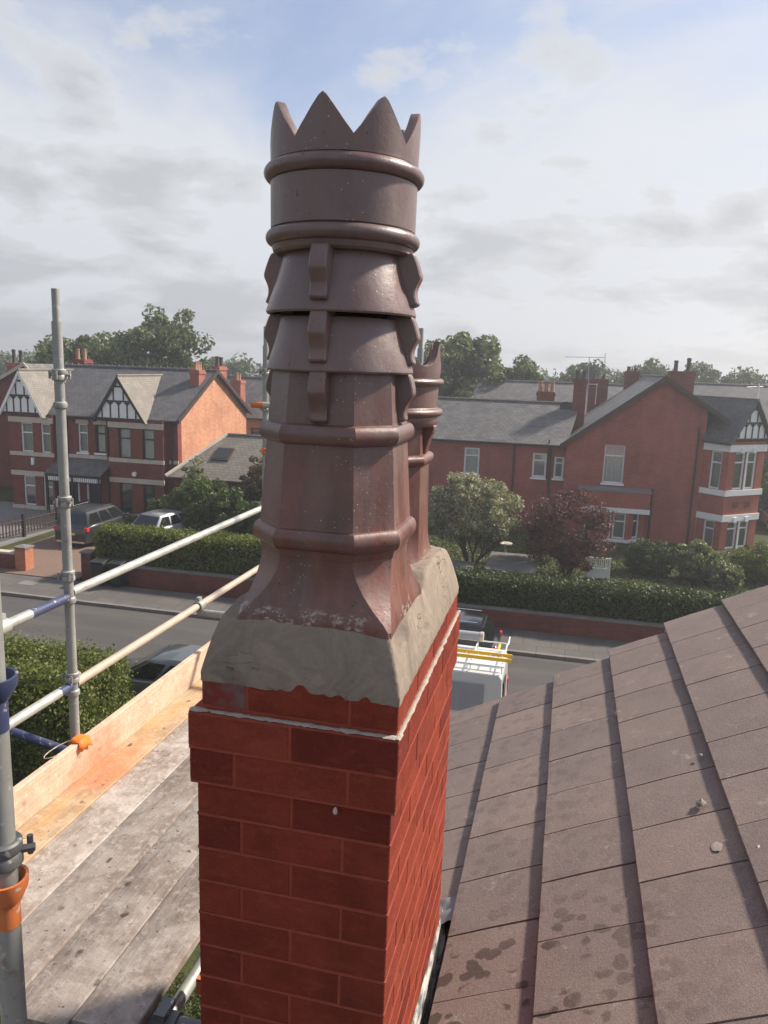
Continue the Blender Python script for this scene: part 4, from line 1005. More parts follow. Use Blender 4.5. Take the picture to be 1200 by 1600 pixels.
def window(parent, o, t, u0, u1, z0, z1, fm='white', inner='blind', rec=0.10, transom=0.68, mull=0, sill=True, sillm='white', fw=0.07, hood=None):
    f = MB()
    f.obox(o, t, u0, u0 + fw, -rec - 0.06, -rec + 0.02, z0, z1); f.obox(o, t, u1 - fw, u1, -rec - 0.06, -rec + 0.02, z0, z1)
    f.obox(o, t, u0 + fw, u1 - fw, -rec - 0.06, -rec + 0.02, z0, z0 + fw); f.obox(o, t, u0 + fw, u1 - fw, -rec - 0.06, -rec + 0.02, z1 - fw, z1)
    if transom:
        zt = z0 + (z1 - z0) * transom; f.obox(o, t, u0 + fw, u1 - fw, -rec - 0.055, -rec + 0.012, zt - 0.035, zt + 0.035)
    for k in range(mull):
        um = u0 + (u1 - u0) * (k + 1) / (mull + 1); f.obox(o, t, um - 0.03, um + 0.03, -rec - 0.055, -rec + 0.008, z0 + fw, z1 - fw)
    wo_ = f.build('window', M[fm], parent)
    g = MB().obox(o, t, u0 + fw * 0.6, u1 - fw * 0.6, -rec - 0.035, -rec - 0.029, z0 + fw * 0.6, z1 - fw * 0.6); g.build('pane', M['glass'], wo_)
    # curtain, grey blind, or a dark panel painted as the unlit room
    c = MB(); n = 26; nn = (t[1], -t[0])
    for i in range(n + 1):
        u = u0 + (u1 - u0) * i / n; d = -rec - 0.13 + (0.018 * math.sin(i * 1.9) if inner.startswith('curtain') else 0)
        x, y = o[0] + t[0] * u + nn[0] * d, o[1] + t[1] * u + nn[1] * d
        c.v += [(x, y, z0), (x, y, z1)]
    for i in range(n): b = i * 2; c.f.append((b, b + 2, b + 3, b + 1))
    c.build('curtain' if inner.startswith('curtain') else 'blind', M[inner], wo_, fix=False)
    if sill: MB().obox(o, t, u0 - 0.08, u1 + 0.08, -rec, 0.09, z0 - 0.11, z0 - 0.004).build('sill', M[sillm], wo_)
    if hood: MB().obox(o, t, u0 - 0.10, u1 + 0.10, -0.05, 0.03, z1 + 0.004, z1 + 0.24).build('lintel', M[hood], wo_)
    return wo_
def far_chimney(parent, x0, x1, y0, y1, z0, z1, mat, pots=2, potm='pot_grey', poth=0.55, name='chimney'):
    mb = MB().box(x0, x1, y0, y1, z0, z1 - 0.24).box(x0 - 0.05, x1 + 0.05, y0 - 0.05, y1 + 0.05, z1 - 0.24, z1 - 0.10).box(x0 - 0.01, x1 + 0.01, y0 - 0.01, y1 + 0.01, z1 - 0.10, z1)
    c_ = mb.build(name, mat, parent)
    lx = x1 - x0; ly = y1 - y0
    for k in range(pots):
        q = (k + 0.5) / pots
        cx, cy = (x0 + lx * q, y0 + ly / 2) if lx >= ly else (x0 + lx / 2, y0 + ly * q)
        h = poth * random.uniform(0.8, 1.15)
        MB().lathe([(0.15, z1 - 0.02), (0.13, z1 + 0.08), (0.115, z1 + h * 0.8), (0.14, z1 + h * 0.84), (0.14, z1 + h * 0.92), (0.115, z1 + h * 0.93), (0.12, z1 + h), (0.09, z1 + h), (0.09, z1 + h * 0.6)], (cx, cy), 12).build('pot', M[potm], c_, 40)
    return c_
def timber_gable(parent, o, t, u0, u1, z0, za, edge='black', rows=(0.42, 0.76), n_low=5):
    """white panels between black beams, with barge boards"""
    um = (u0 + u1) / 2; inset = 0.12; H = za - z0; S = (u1 - u0) / 2
    MB().oprism(o, t, [(u0 + inset, z0), (u1 - inset, z0), (um, za - inset * H / S)], -0.06, 0.0).build('infill', M['white'], parent)
    lim = lambda u: za - abs(u - um) * H / S - inset * H / S
    bw = 0.055
    def beam(a0, a1, b0, b1): MB().obox(o, t, a0, a1, 0.0, 0.035, b0, b1).build('beam', M['black'], parent)
    zl = [z0 + 0.03] + [z0 + H * r for r in rows]
    for i, z in enumerate(zl):
        half = S * (za - z) / H - inset * 0.7; beam(um - half, um + half, z - bw * 0.8, z + bw * 0.8)
    for i, z in enumerate(zl):
        zt = zl[i + 1] if i + 1 < len(zl) else za
        half = S * (za - z) / H; cnt = max(1, int(round(half * 2 / ((u1 - u0) / (n_low + 1)))))
        for k in range(1, cnt):
            u = um - half + 2 * half * k / cnt
            top = min(zt - bw, lim(u))
            if top - z > 0.15:
                beam(u - bw * 0.62, u + bw * 0.62, z + bw, top)
                if i < 2:
                    for s_ in (-1, 1):
                        if top > zt - bw - 0.01 and lim(u + s_ * 0.2) > zt: MB().oprism(o, t, [(u + s_ * 0.03, top), (u + s_ * 0.20, top), (u + s_ * 0.03, top - 0.17)][::s_], 0.001, 0.026).build('brace', M['black'], parent)
    for s_ in (-1, 1):
        e0 = um + s_ * (S + 0.10); zb = z0 - 0.10 * H / S; w_ = 0.22
        poly = [(e0, zb), (um, za), (um, za - w_ * 1.25), (e0 - s_ * w_ * 0.75, zb - 0.0)]
        MB().oprism(o, t, poly if s_ > 0 else poly[::-1], 0.02, 0.13).build('barge_board', M[edge], parent)
def roof_slab(parent, pts, mat, name='roof', th=0.09): return MB().slab(pts, th).build(name, M[mat], parent)
def pipe(parent, x, y, z0, z1, m='gutter', r=0.05): MB().tube((x, y, z0), (x, y, z1), r, n=8).build('downpipe', M[m], parent, 40)

# ------------------------------------------------------------------ pair of houses across the road, left
FY = 38.5
hs = thing('semi_detached_houses', 'pair of red brick houses with half-timbered gables, left across the road', 'house', (-26, 43, 0))
X0, X1 = -31.25, -20.84; T = (1.0, 0.0)
mids = [(-27.07 - X0, -26.45 - X0, 3.58, 5.2), (-25.95 - X0, -25.32 - X0, 3.6, 5.2), (-27.9 - X0, -27.1 - X0, 0.15, 2.1), (-26.6 - X0, -25.8 - X0, 0.15, 2.1)]
wall_open(hs, 'front_wall', (X0, FY), T, X1 - X0, 0, 5.72, mids, M['brick_front'])
window(hs, (X0, FY), T, *mids[0], 'white', 'blind_grey', hood='stone'); window(hs, (X0, FY), T, *mids[1], 'black', 'curtain', hood='stone')
for m_, c_ in ((mids[2], 'white'), (mids[3], 'white')):
    d = MB().obox((X0, FY), T, m_[0], m_[1], -0.12, -0.06, m_[2], m_[3]).build('door', M['black'], hs)
    MB().obox((X0, FY), T, m_[0], m_[0] + 0.09, -0.08, 0.02, m_[2], m_[3]).build('jamb', M[c_], d); MB().obox((X0, FY), T, m_[1] - 0.09, m_[1], -0.08, 0.02, m_[2], m_[3]).build('jamb', M[c_], d)
# gable end wall to the right and far walls
MB().add([(X1, FY, 0), (X1, 47.8, 0), (X1, 47.8, 5.72), (X1, 43.1, 8.22), (X1, FY, 5.72)], [(0, 1, 2, 3, 4)]).build('gable_wall', M['brick_common'], hs, fix=False)
MB().add([(X0, FY, 0), (X0, 47.8, 0), (X0, 47.8, 5.72), (X0, 43.1, 8.22), (X0, FY, 5.72)], [(4, 3, 2, 1, 0)]).add([(X0, 47.8, 0), (X1, 47.8, 0), (X1, 47.8, 5.72), (X0, 47.8, 5.72)], [(3, 2, 1, 0)]).build('rear_wall', M['brick_common'], hs, fix=False)
MB().box(X1 - 0.02, X1 + 0.012, FY - 0.012, FY + 0.42, 0, 5.7).build('quoin', M['brick_front'], hs)
for ys, ye in ((38.2, 43.1), (48.1, 43.1)):
    roof_slab(hs, [(X0 - 0.1, ys, 5.66), (X1 + 0.25, ys, 5.66), (X1 + 0.25, ye, 8.34), (X0 - 0.1, ye, 8.34)], 'slate_dark')
    b_ = MB(); 
    for xx in (X1 + 0.20,):
        b_.add([(xx, ys - 0.05, 5.50), (xx, ye, 8.20), (xx, ye, 8.42), (xx, ys - 0.05, 5.74), (xx + 0.09, ys - 0.05, 5.50), (xx + 0.09, ye, 8.20), (xx + 0.09, ye, 8.42), (xx + 0.09, ys - 0.05, 5.74)],
               [(0, 1, 2, 3), (4, 7, 6, 5), (0, 4, 5, 1), (3, 2, 6, 7), (0, 3, 7, 4), (1, 5, 6, 2)])
    b_.build('barge_board', M['brown_trim'], hs)
rt_ = MB().tube((X0, 43.1, 8.36), (X1 + 0.2, 43.1, 8.36), 0.10, n=8).build('ridge_tiles', M['slate'], hs)
for q in range(22): MB().box(X0 + 0.2 + q * 0.47, X0 + 0.28 + q * 0.47, 43.05, 43.15, 8.44, 8.53).build('crest', M['slate'], rt_)
MB().tube((X0, 38.16, 5.60), (X1 + 0.1, 38.16, 5.60), 0.06, n=8).build('gutter', M['gutter'], hs)
def bay(xa, xb, wins, fm, inner, gx0, gx1, gz0, gza, edge):
    by = FY - 0.5; W = xb - xa
    ops = [(a - xa, b - xa, z0, z1) for a, b in wins for z0, z1 in ((3.46, 5.14), (0.35, 2.08))]
    wall_open(hs, 'bay_wall', (xa, by), T, W, 0, 5.62, ops, M['brick_front'])
    for q in ops: window(hs, (xa, by), T, *q, fm, inner if q[2] > 3 else 'blind', sill=False, transom=0.66, mull=0)
    MB().add([(xa, by, 0), (xa, FY, 0), (xa, FY, 5.62), (xa, by, 5.62)], [(3, 2, 1, 0)]).add([(xb, by, 0), (xb, FY, 0), (xb, FY, 5.62), (xb, by, 5.62)], [(0, 1, 2, 3)]).build('bay_side', M['brick_front'], hs, fix=False)
    for z0, z1 in ((3.24, 3.46), (2.09, 2.36), (5.15, 5.46), (0.12, 0.345)):
        MB().obox((xa, by), T, -0.05, W + 0.05, -0.02, 0.05, z0, z1).build('stone_band', M['stone'], hs)
    MB().obox((xa, by), T, W * 0.28, W * 0.72, 0.0, 0.02, 2.55, 3.05).build('brick_panel', M['brick_wall'], hs)
    timber_gable(hs, (0, by - 0.18), T, gx0, gx1, gz0, gza, edge)
    gm = (gx0 + gx1) / 2; yr = FY + (gza - 5.66) / (8.34 - 5.66) * 4.7
    ze = gz0 - 0.06; k = (gza - gz0) / ((gx1 - gx0) / 2)
    for s_, xe in ((-1, gx0 - 0.12), (1, gx1 + 0.12)):
        zz = gza - k * abs(xe - gm); yb = 38.2 + (zz - 5.66) / (8.34 - 5.66) * 4.9
        pts = [(xe, by - 0.30, zz), (gm, by - 0.30, gza + 0.03), (gm, yr + 0.3, gza + 0.03), (xe, max(yb, by), zz)]
        roof_slab(hs, pts if s_ < 0 else pts[::-1], 'slate_pale', 'bay_roof', 0.07)
    MB().tube((gm, by - 0.28, gza + 0.04), (gm, yr + 0.25, gza + 0.04), 0.07, n=6).build('bay_ridge', M['slate_pale'], hs)
bay(-31.15, -28.35, ((-30.43, -29.66), (-29.12, -28.5)), 'white', 'blind_grey', -31.60, -28.78, 5.66, 8.06, 'white')
bay(-24.75, -21.45, ((-24.2, -23.42), (-22.72, -21.98)), 'black', 'curtain', -25.55, -22.42, 5.62, 7.96, 'black')
MB().obox((X0, FY), T, 3.0, 6.35, -0.02, 0.04, 3.24, 3.44).build('stone_band', M['stone'], hs)
MB().obox((X0, FY), T, 9.9, X1 - X0 + 0.03, -0.02, 0.04, 3.24, 3.44).build('stone_band', M['stone'], hs)
for px_ in (-31.05, -27.75, -25.15, -21.15): pipe(hs, px_, FY - 0.06, 0, 5.6, 'brown_trim')
# shared porch canopy
pc = [(-28.3, 37.05, 2.50), (-24.8, 37.05, 2.50), (-24.8, 38.48, 3.22), (-28.3, 38.48, 3.22)]
roof_slab(hs, pc, 'slate', 'porch_roof', 0.08)
MB().box(-28.3, -24.8, 37.08, 37.14, 2.32, 2.42).box(-28.3, -24.8, 37.08, 37.14, 2.02, 2.09).build('porch_rail', M['black'], hs)
sp_ = MB()
for q in range(28): sp_.box(-28.22 + q * 0.123, -28.15 + q * 0.123, 37.09, 37.13, 2.09, 2.32)
props(sp_.build('spindles', M['white'], hs), kind='stuff')
for x in (-28.2, -26.55, -24.9): MB().box(x - 0.06, x + 0.06, 37.06, 37.18, 0.1, 2.42).build('porch_post', M['black'], hs)
MB().box(-26.55, -25.0, 37.10, 37.14, 0.2, 1.0).build('porch_panel', M['black'], hs)
far_chimney(hs, -21.62, -21.05, 41.5, 42.3, 6.9, 8.40, M['brick_chim'], 3, 'terracotta', 0.5)
far_chimney(hs, -21.75, -21.25, 44.6, 45.7, 6.8, 8.62, M['brick_chim'], 2, 'pot_grey', 0.55)
far_chimney(hs, -31.9, -30.9, 44.9, 45.8, 7.0, 8.75, M['brick_front'], 2, 'terracotta', 0.6)
MB().box(-29.75, -29.60, 37.86, 37.99, 2.75, 3.15).build('alarm_box', M['white'], hs)
MB().tube((-23.2, 37.86, 2.62), (-23.2, 37.99, 2.62), 0.13, n=12).build('alarm_disc', M['white'], hs)
MB().box(-20.86, -20.70, 38.55, 38.75, 2.75, 2.95).build('flood_lamp', M['black'], hs)

# single-storey side extension with slate roof and roof light
ex = thing('side_extension', 'low side extension with weathered slate roof and skylight behind garden bushes', 'extension', (-18, 39.5, 0))
MB().box(-20.45, -14.2, 37.25, 43.2, 0, 2.75).build('wall', M['brick_wall'], ex)
roof_slab(ex, [(-20.75, 36.95, 2.78), (-13.9, 36.95, 2.78), (-13.9, 40.3, 4.86), (-18.7, 40.3, 4.86)], 'slate_pale')
roof_slab(ex, [(-13.9, 43.5, 2.78), (-20.75, 43.5, 2.78), (-18.7, 40.3, 4.86), (-13.9, 40.3, 4.86)], 'slate_pale')
roof_slab(ex, [(-20.75, 43.5, 2.78), (-20.75, 36.95, 2.78), (-18.7, 40.3, 4.86)], 'slate_pale')
MB().tube((-20.75, 36.95, 2.82), (-18.7, 40.3, 4.90), 0.10, n=6).build('hip_tiles', M['stone'], ex)
MB().tube((-18.7, 40.3, 4.88), (-13.9, 40.3, 4.88), 0.09, n=6).build('ridge_tiles', M['slate'], ex)
sl = MB().slab([(-18.75, 38.25, 3.70), (-17.75, 38.25, 3.70), (-17.75, 39.15, 4.26), (-18.75, 39.15, 4.26)], 0.10).build('skylight', M['brown_trim'], ex)
MB().slab([(-18.65, 38.33, 3.765), (-17.85, 38.33, 3.765), (-17.85, 39.07, 4.225), (-18.65, 39.07, 4.225)], 0.02).build('pane', M['car_glass'], sl)

def simple_house(name, label, x0, x1, y0, y1, ez, rz, axis, brick, slate, chims=(), wins=(), apex=None):
    h = thing(name, label, 'house', ((x0 + x1) / 2, (y0 + y1) / 2, 0))
    ov = 0.25
    if axis == 'X':
        ym = apex if apex else (y0 + y1) / 2
        wall_open(h, 'front_wall', (x0, y0), (1, 0), x1 - x0, 0, ez, [w_[:4] for w_ in wins], M[brick])
        MB().add([(x1, y0, 0), (x1, y1, 0), (x1, y1, ez), (x1, ym, rz - 0.1), (x1, y0, ez)], [(0, 1, 2, 3, 4)]).add([(x0, y0, 0), (x0, y1, 0), (x0, y1, ez), (x0, ym, rz - 0.1), (x0, y0, ez)], [(4, 3, 2, 1, 0)]).build('gable_wall', M[brick], h, fix=False)
        s = (rz - ez) / (ym - y0)
        roof_slab(h, [(x0 - ov, y0 - ov, ez - ov * s + .04), (x1 + ov, y0 - ov, ez - ov * s + .04), (x1 + ov, ym, rz), (x0 - ov, ym, rz)], slate)
        roof_slab(h, [(x1 + ov, y1 + ov, ez - ov * s + .04), (x0 - ov, y1 + ov, ez - ov * s + .04), (x0 - ov, ym, rz), (x1 + ov, ym, rz)], slate)
        MB().tube((x0 - ov, ym, rz + 0.02), (x1 + ov, ym, rz + 0.02), 0.09, n=6).build('ridge_tiles', M['slate'], h)
        MB().tube((x0 - ov, y0 - ov, ez - ov * s), (x1 + ov, y0 - ov, ez - ov * s), 0.06, n=6).build('gutter', M['gutter'], h)
    else:
        xm = apex if apex else (x0 + x1) / 2
        wall_open(h, 'gable_wall', (x0, y0), (1, 0), x1 - x0, 0, ez, [w_[:4] for w_ in wins], M[brick], top=[(0, ez), (x1 - x0, ez), (xm - x0, rz - 0.1)])
        MB().add([(x1, y0, 0), (x1, y1, 0), (x1, y1, ez), (x1, y0, ez)], [(0, 1, 2, 3)]).add([(x0, y0, 0), (x0, y1, 0), (x0, y1, ez), (x0, y0, ez)], [(3, 2, 1, 0)]).build('side_wall', M[brick], h, fix=False)
        for xe in (x0 - ov, x1 + ov):
            s = (rz - ez) / abs(xm - (x0 if xe < xm else x1))
            pts = [(xe, y0 - ov, ez - ov * s + .04), (xm, y0 - ov, rz), (xm, y1 + ov, rz), (xe, y1 + ov, ez - ov * s + .04)]
            roof_slab(h, pts, slate)
            MB().add([(xe, y0 - ov - .07, ez - ov * s - .14), (xm, y0 - ov - .07, rz - .16), (xm, y0 - ov - .07, rz + .08), (xe, y0 - ov - .07, ez - ov * s + .1),
                      (xe, y0 - ov - .002, ez - ov * s - .14), (xm, y0 - ov - .002, rz - .16), (xm, y0 - ov - .002, rz + .08), (xe, y0 - ov - .002, ez - ov * s + .1)],
                     [(0, 1, 2, 3), (4, 7, 6, 5), (0, 4, 5, 1), (3, 2, 6, 7), (0, 3, 7, 4), (1, 5, 6, 2)]).build('barge_board', M['stone' if 'verge' in label else 'brown_trim'], h)
    for w_ in wins: window(h, (x0, y0), (1, 0), *w_[:4], w_[4], w_[5])
    for c_ in chims: far_chimney(h, *c_)
    return h
simple_house('neighbour_house', 'red brick house with pale gable verge at far left edge', -41.0, -32.0, 44.6, 54, 5.2, 8.35, 'Y', 'brick_front', 'slate', [(-37.7, -36.6, 46.0, 46.9, 7.0, 8.35, M['brick_chim'], 2, 'pot_grey', 0.9)], (), -35.0)
simple_house('rear_house', 'orange brick house with slate roof behind the lit gable', -27.5, -17.5, 55, 62, 4.9, 7.7, 'X', 'brick_common', 'slate', [(-25.2, -24.4, 54.9, 55.8, 5.2, 7.55, M['brick_chim'], 2, 'terracotta', 0.5)], [(3.9, 4.85, 2.9, 4.0, 'black', 'blind')])
simple_house('rear_house', 'dark roofed house glimpsed beyond the scaffold pole', -19.8, -14.0, 68, 76, 5.2, 8.2, 'X', 'brick_front', 'slate_dark', [(-18.6, -17.6, 71, 72, 7.5, 9.4, M['brick_front'], 2, 'pot_grey', 0.6)])

# ------------------------------------------------------------------ corner house across the road, right
GY = 43.5
rh = thing('corner_house', 'large red brick corner house with plain gable and angled bay, right across the road', 'house', (4, 48, 0))
opsR = [(2.05, 3.12, 3.10, 5.18), ]
wall_open(rh, 'gable_wall', (0, GY), T, 7.1, 0, 5.25, opsR, M['brick_right'], top=[(0, 5.25), (7.1, 5.25), (7.1, 7.30), (4.8, 8.78)])
window(rh, (0, GY), T, *opsR[0], 'white', 'curtain', transom=0.72, sillm='white', hood=None)
MB().add([(7.1, GY, 0), (7.1, 56, 0), (7.1, 56, 7.3), (7.1, GY, 7.3)], [(0, 1, 2, 3)]).add([(0, GY, 0), (0, 56, 0), (0, 56, 5.25), (0, GY, 5.25)], [(3, 2, 1, 0)]).build('side_wall', M['brick_right'], rh, fix=False)
roof_slab(rh, [(-0.30, GY - .28, 5.08), (4.8, GY - .28, 8.92), (4.8, 56, 8.92), (-0.30, 56, 5.08)], 'slate')
roof_slab(rh, [(4.8, GY - .28, 8.92), (8.05, GY - .28, 6.86), (8.05, 56, 6.86), (4.8, 56, 8.92)], 'slate_dark')
for xa, za_, xb, zb in ((-0.36, 5.03, 4.8, 8.90), (4.8, 8.90, 8.10, 6.81)):
    MB().add([(xa, GY - .36, za_ - .20), (xb, GY - .36, zb - .20), (xb, GY - .36, zb + .07), (xa, GY - .36, za_ + .07), (xa, GY - .285, za_ - .20), (xb, GY - .285, zb - .20), (xb, GY - .285, zb + .07), (xa, GY - .285, za_ + .07)],
             [(0, 1, 2, 3), (4, 7, 6, 5), (0, 4, 5, 1), (3, 2, 6, 7), (0, 3, 7, 4), (1, 5, 6, 2)]).build('barge_board', M['brown_trim'], rh)
MB().tube((4.8, GY - .3, 8.94), (4.8, 56, 8.94), 0.09, n=6).build('ridge_tiles', M['slate'], rh)
pipe(rh, 6.75, GY - 0.08, 0, 6.4, 'brown_trim'); pipe(rh, 4.72, GY - 0.08, 0, 2.95, 'brown_trim', 0.06)
# ground-floor bow with brick parapet
MB().box(0.85, 4.55, GY - 1.05, GY - 0.002, 1.92, 2.78).build('parapet', M['brick_right'], rh)
MB().box(0.80, 4.60, GY - 1.10, GY - 0.002, 2.785, 2.90).build('parapet_coping', M['lead_far'], rh)
MB().box(0.82, 4.58, GY - 1.08, GY - 0.002, 1.66, 1.915).build('stone_band', M['white'], rh)
facets = [((0.95, GY), (1.85, GY - 1.0)), ((1.85, GY - 1.0), (3.55, GY - 1.0)), ((3.55, GY - 1.0), (4.45, GY))]
for a, b in facets:
    L_ = math.hypot(b[0] - a[0], b[1] - a[1]); t_ = ((b[0] - a[0]) / L_, (b[1] - a[1]) / L_)
    wn_ = [(0.38, L_ - 0.38, 0.22, 1.62)] if L_ < 1.5 else [(0.15, 0.8, 0.22, 1.62), (0.9, 1.55, 0.22, 1.62)]
    wall_open(rh, 'bow_wall', a, t_, L_, 0, 1.66, wn_, M['brick_bay'])
    for q in wn_: window(rh, a, t_, *q, 'white', 'blind_grey', sill=False)
    MB().obox(a, t_, -0.03, L_ + 0.03, -0.02, 0.10, 0.02, 0.20).build('sill_band', M['white'], rh)
# angled corner bay
Mx = (8.2, 42.6); tl = Vector((1.05, -0.9)).normalized(); tf = (0.766, 0.643); Lx = (7.12, 43.53); LL = math.hypot(Mx[0] - Lx[0], Mx[1] - Lx[1]); LF = 2.72
bl_ops = [(0.42, 1.05, 3.22, 5.20), (0.42, 1.05, 0.02, 1.52)]
bf_ops = [(0.50, 1.28, 3.22, 5.20), (1.40, 2.18, 3.22, 5.20), (0.50, 1.28, 0.02, 1.52), (1.40, 2.18, 0.02, 1.52)]
wall_open(rh, 'bay_side', Lx, tuple(tl), LL, -0.3, 5.75, bl_ops, M['brick_right']); wall_open(rh, 'bay_front', Mx, tf, LF, -0.3, 5.75, bf_ops, M['brick_bay'])
for q in bl_ops: window(rh, Lx, tuple(tl), *q, 'white', 'blind_grey', sill=False, transom=0.7)
for q in bf_ops: window(rh, Mx, tf, *q, 'white', 'blind_grey', sill=False, transom=0.72, fw=0.09)
for z0, z1 in ((5.22, 5.58), (2.90, 3.20), (1.54, 1.88)):
    MB().obox(Lx, tuple(tl), -0.02, LL + 0.05, -0.02, 0.06, z0, z1).build('stone_band', M['white'], rh); MB().obox(Mx, tf, -0.05, LF + 0.06, -0.02, 0.075, z0, z1).build('stone_band', M['white'], rh)
    if z0 != 2.90:
        for um in (0.89, 1.79): MB().obox(Mx, tf, um - 0.13, um + 0.13, 0.075, 0.13, z0 - 0.06, z0 + 0.2).build('stone_corbel', M['white'], rh)
for um in (0.89, 1.79): MB().obox(Mx, tf, um - 0.22, um + 0.22, 0.0, 0.02, 2.25, 2.55).build('brick_panel', M['brick_wall'], rh)
MB().obox(Mx, tf, 1.285, 1.395, -0.02, 0.05, 3.2, 5.22).build('stone_mullion', M['white'], rh); MB().obox(Mx, tf, 1.285, 1.395, -0.02, 0.05, -0.02, 1.54).build('stone_mullion', M['white'], rh)
Rr = (Mx[0] + tf[0] * LF, Mx[1] + tf[1] * LF); nb = (tf[1], -tf[0])
MB().add([(Rr[0], Rr[1], -.3), (Rr[0] - nb[0] * 2.5, Rr[1] - nb[1] * 2.5, -.3), (Rr[0] - nb[0] * 2.5, Rr[1] - nb[1] * 2.5, 5.75), (Rr[0], Rr[1], 5.75)], [(0, 1, 2, 3)]).build('bay_return', M['brick_right'], rh, fix=False)
timber_gable(rh, (Mx[0] + nb[0] * 0.12, Mx[1] + nb[1] * 0.12), tf, -0.12, LF + 0.12, 5.85, 7.92, 'black', (0.42, 0.76), 5)
gm = LF / 2
def bp(u, d, z): return (Mx[0] + tf[0] * u + nb[0] * d, Mx[1] + tf[1] * u + nb[1] * d, z)
roof_slab(rh, [bp(-0.34, 0.30, 5.62), bp(gm, 0.30, 7.98), bp(gm, -5.0, 7.98), bp(-0.34, -5.0, 5.62)], 'slate_dark', 'bay_roof', 0.07)
roof_slab(rh, [bp(LF + 0.34, 0.30, 5.62), bp(gm, 0.30, 7.98), bp(gm, -5.0, 7.98), bp(LF + 0.34, -5.0, 5.62)], 'slate_dark', 'bay_roof', 0.07)
roof_slab(rh, [(6.9, 43.1, 5.75), (8.0, 42.25, 5.72), (8.4, 44.6, 6.9), (7.2, 44.6, 6.9)], 'slate_dark', 'bay_roof', 0.06)
fin_ = MB().tube(bp(gm, 0.2, 7.9), bp(gm, 0.2, 8.75), 0.03, n=6).build('gable_mast', M['white'], rh)
MB().tube(bp(gm - 0.9, 0.2, 8.55), bp(gm + 0.3, 0.2, 8.6), 0.02, n=6).build('mast_arm', M['white'], fin_)
far_chimney(rh, 5.75, 7.2, 50.0, 50.9, 7.2, 9.28, M['brick_front'], 2, 'pot_grey', 0.75)
far_chimney(rh, 3.5, 4.4, 55.0, 55.9, 7.4, 9.2, M['brick_front'], 2, 'pot_grey', 0.3)
tall = far_chimney(rh, 0.15, 0.88, 46.6, 47.3, 5.4, 8.62, M['brick_front'], 2, 'pot_grey', 0.45)
# rear wing
wg = thing('rear_wing', 'long two-storey red brick wing with grey slate roof left of the corner house', 'house', (-6, 46, 0))
WX0, WY = -16.0, 44.0
wops = [(-5.69 - WX0, -4.80 - WX0, 3.02, 4.56), (-1.80 - WX0, -1.02 - WX0, 3.08, 4.46), (-0.60 - WX0, -0.06 - WX0, 3.10, 4.32)]
wall_open(wg, 'front_wall', (WX0, WY), T, -WX0, 0, 5.05, wops, M['brick_wing'])
for q, c_ in zip(wops, ('curtain', 'blind_grey', 'blind_grey')): window(wg, (WX0, WY), T, *q, 'white', c_, transom=0.70, fw=0.10)
roof_slab(wg, [(WX0, WY - .25, 4.96), (0.0, WY - .25, 4.96), (0.6, 47.2, 7.16), (WX0, 47.2, 7.16)], 'slate')
roof_slab(wg, [(WX0, 50.6, 4.96), (0.0, 50.6, 4.96), (0.6, 47.2, 7.16), (WX0, 47.2, 7.16)], 'slate')
MB().tube((WX0, 47.2, 7.18), (0.6, 47.2, 7.18), 0.09, n=6).build('ridge_tiles', M['slate'], wg)
MB().tube((WX0, WY - .27, 4.93), (-0.1, WY - .27, 4.93), 0.06, n=8).build('gutter', M['gutter'], wg)
for x in (-2.84, -0.80): pipe(wg, x, WY - 0.07, 0, 4.9, 'brown_trim', 0.055)
pipe(wg, -0.95, WY - 0.12, 3.0, 5.25, 'gutter', 0.04)
far_chimney(wg, -2.05, -0.95, 49.5, 50.4, 6.2, 7.75, M['brick_front'], 3, 'terracotta', 0.6)
# aerial and dish
ae = thing('tv_aerial', 'tall rooftop television aerial on the thin brick stack', 'aerial', (0.95, 47, 8.0))
MB().tube((0.95, 46.95, 7.6), (0.90, 46.95, 9.9), 0.022, n=6).build('mast', M['panel_grey'], ae)
bm_ = MB().tube((-0.45, 46.95, 9.86), (1.80, 46.95, 9.90), 0.016, n=6).build('boom', M['panel_grey'], ae)
for q in range(9): MB().tube((-0.4 + q * 0.27, 46.75 if q < 8 else 46.6, 9.87), (-0.4 + q * 0.27, 47.15 if q < 8 else 47.3, 9.87), 0.009, n=5).build('element', M['panel_grey'], bm_)
MB().tube((1.78, 46.95, 9.65), (1.78, 46.95, 10.15), 0.016, n=5).build('reflector', M['panel_grey'], ae)
MB().tube((0.95, 46.95, 8.35), (1.5, 46.95, 8.35), 0.02, n=5).build('arm', M['white'], ae); MB().tube((1.45, 46.95, 7.2), (1.45, 46.95, 8.4), 0.02, n=5).build('stay', M['white'], ae)
ds = thing('satellite_dish', 'round dark satellite dish on the slate roof by the thin stack', 'dish', (-0.2, 47.0, 6.6))
db = MB(); db.lathe([(0.001, 0.08), (0.18, 0.06), (0.32, 0.015), (0.37, -0.01), (0.37, -0.03), (0.3, -0.02), (0.001, 0.05)], (0, 0), 20)
rotd = Matrix.Rotation(R(80), 3, 'X'); db.v = [tuple(rotd @ Vector((v[0], v[1], -v[2])) + Vector((-0.2, 46.7, 6.92))) for v in db.v]
db.build('reflector', M['gutter'], ds, 50); MB().tube((-0.2, 46.75, 6.3), (-0.2, 46.75, 6.9), 0.03, n=6).build('bracket', M['gutter'], ds)
simple_house('terrace_house', 'slate roofed terrace house behind the thin brick stack', -7, 5.0, 57, 66, 5.4, 8.15, 'X', 'brick_front', 'slate', [(1.2, 2.5, 56.2, 57.2, 5.0, 8.6, M['brick_front'], 2, 'pot_grey', 0.4)])
simple_house('terrace_house', 'dark slate roofed terrace house behind the right gable', 5.6, 18.0, 60, 69, 5.6, 8.45, 'X', 'brick_front', 'slate_dark', [(16.6, 17.8, 64, 65, 7.6, 9.5, M['brick_front'], 2, 'terracotta', 0.5)])
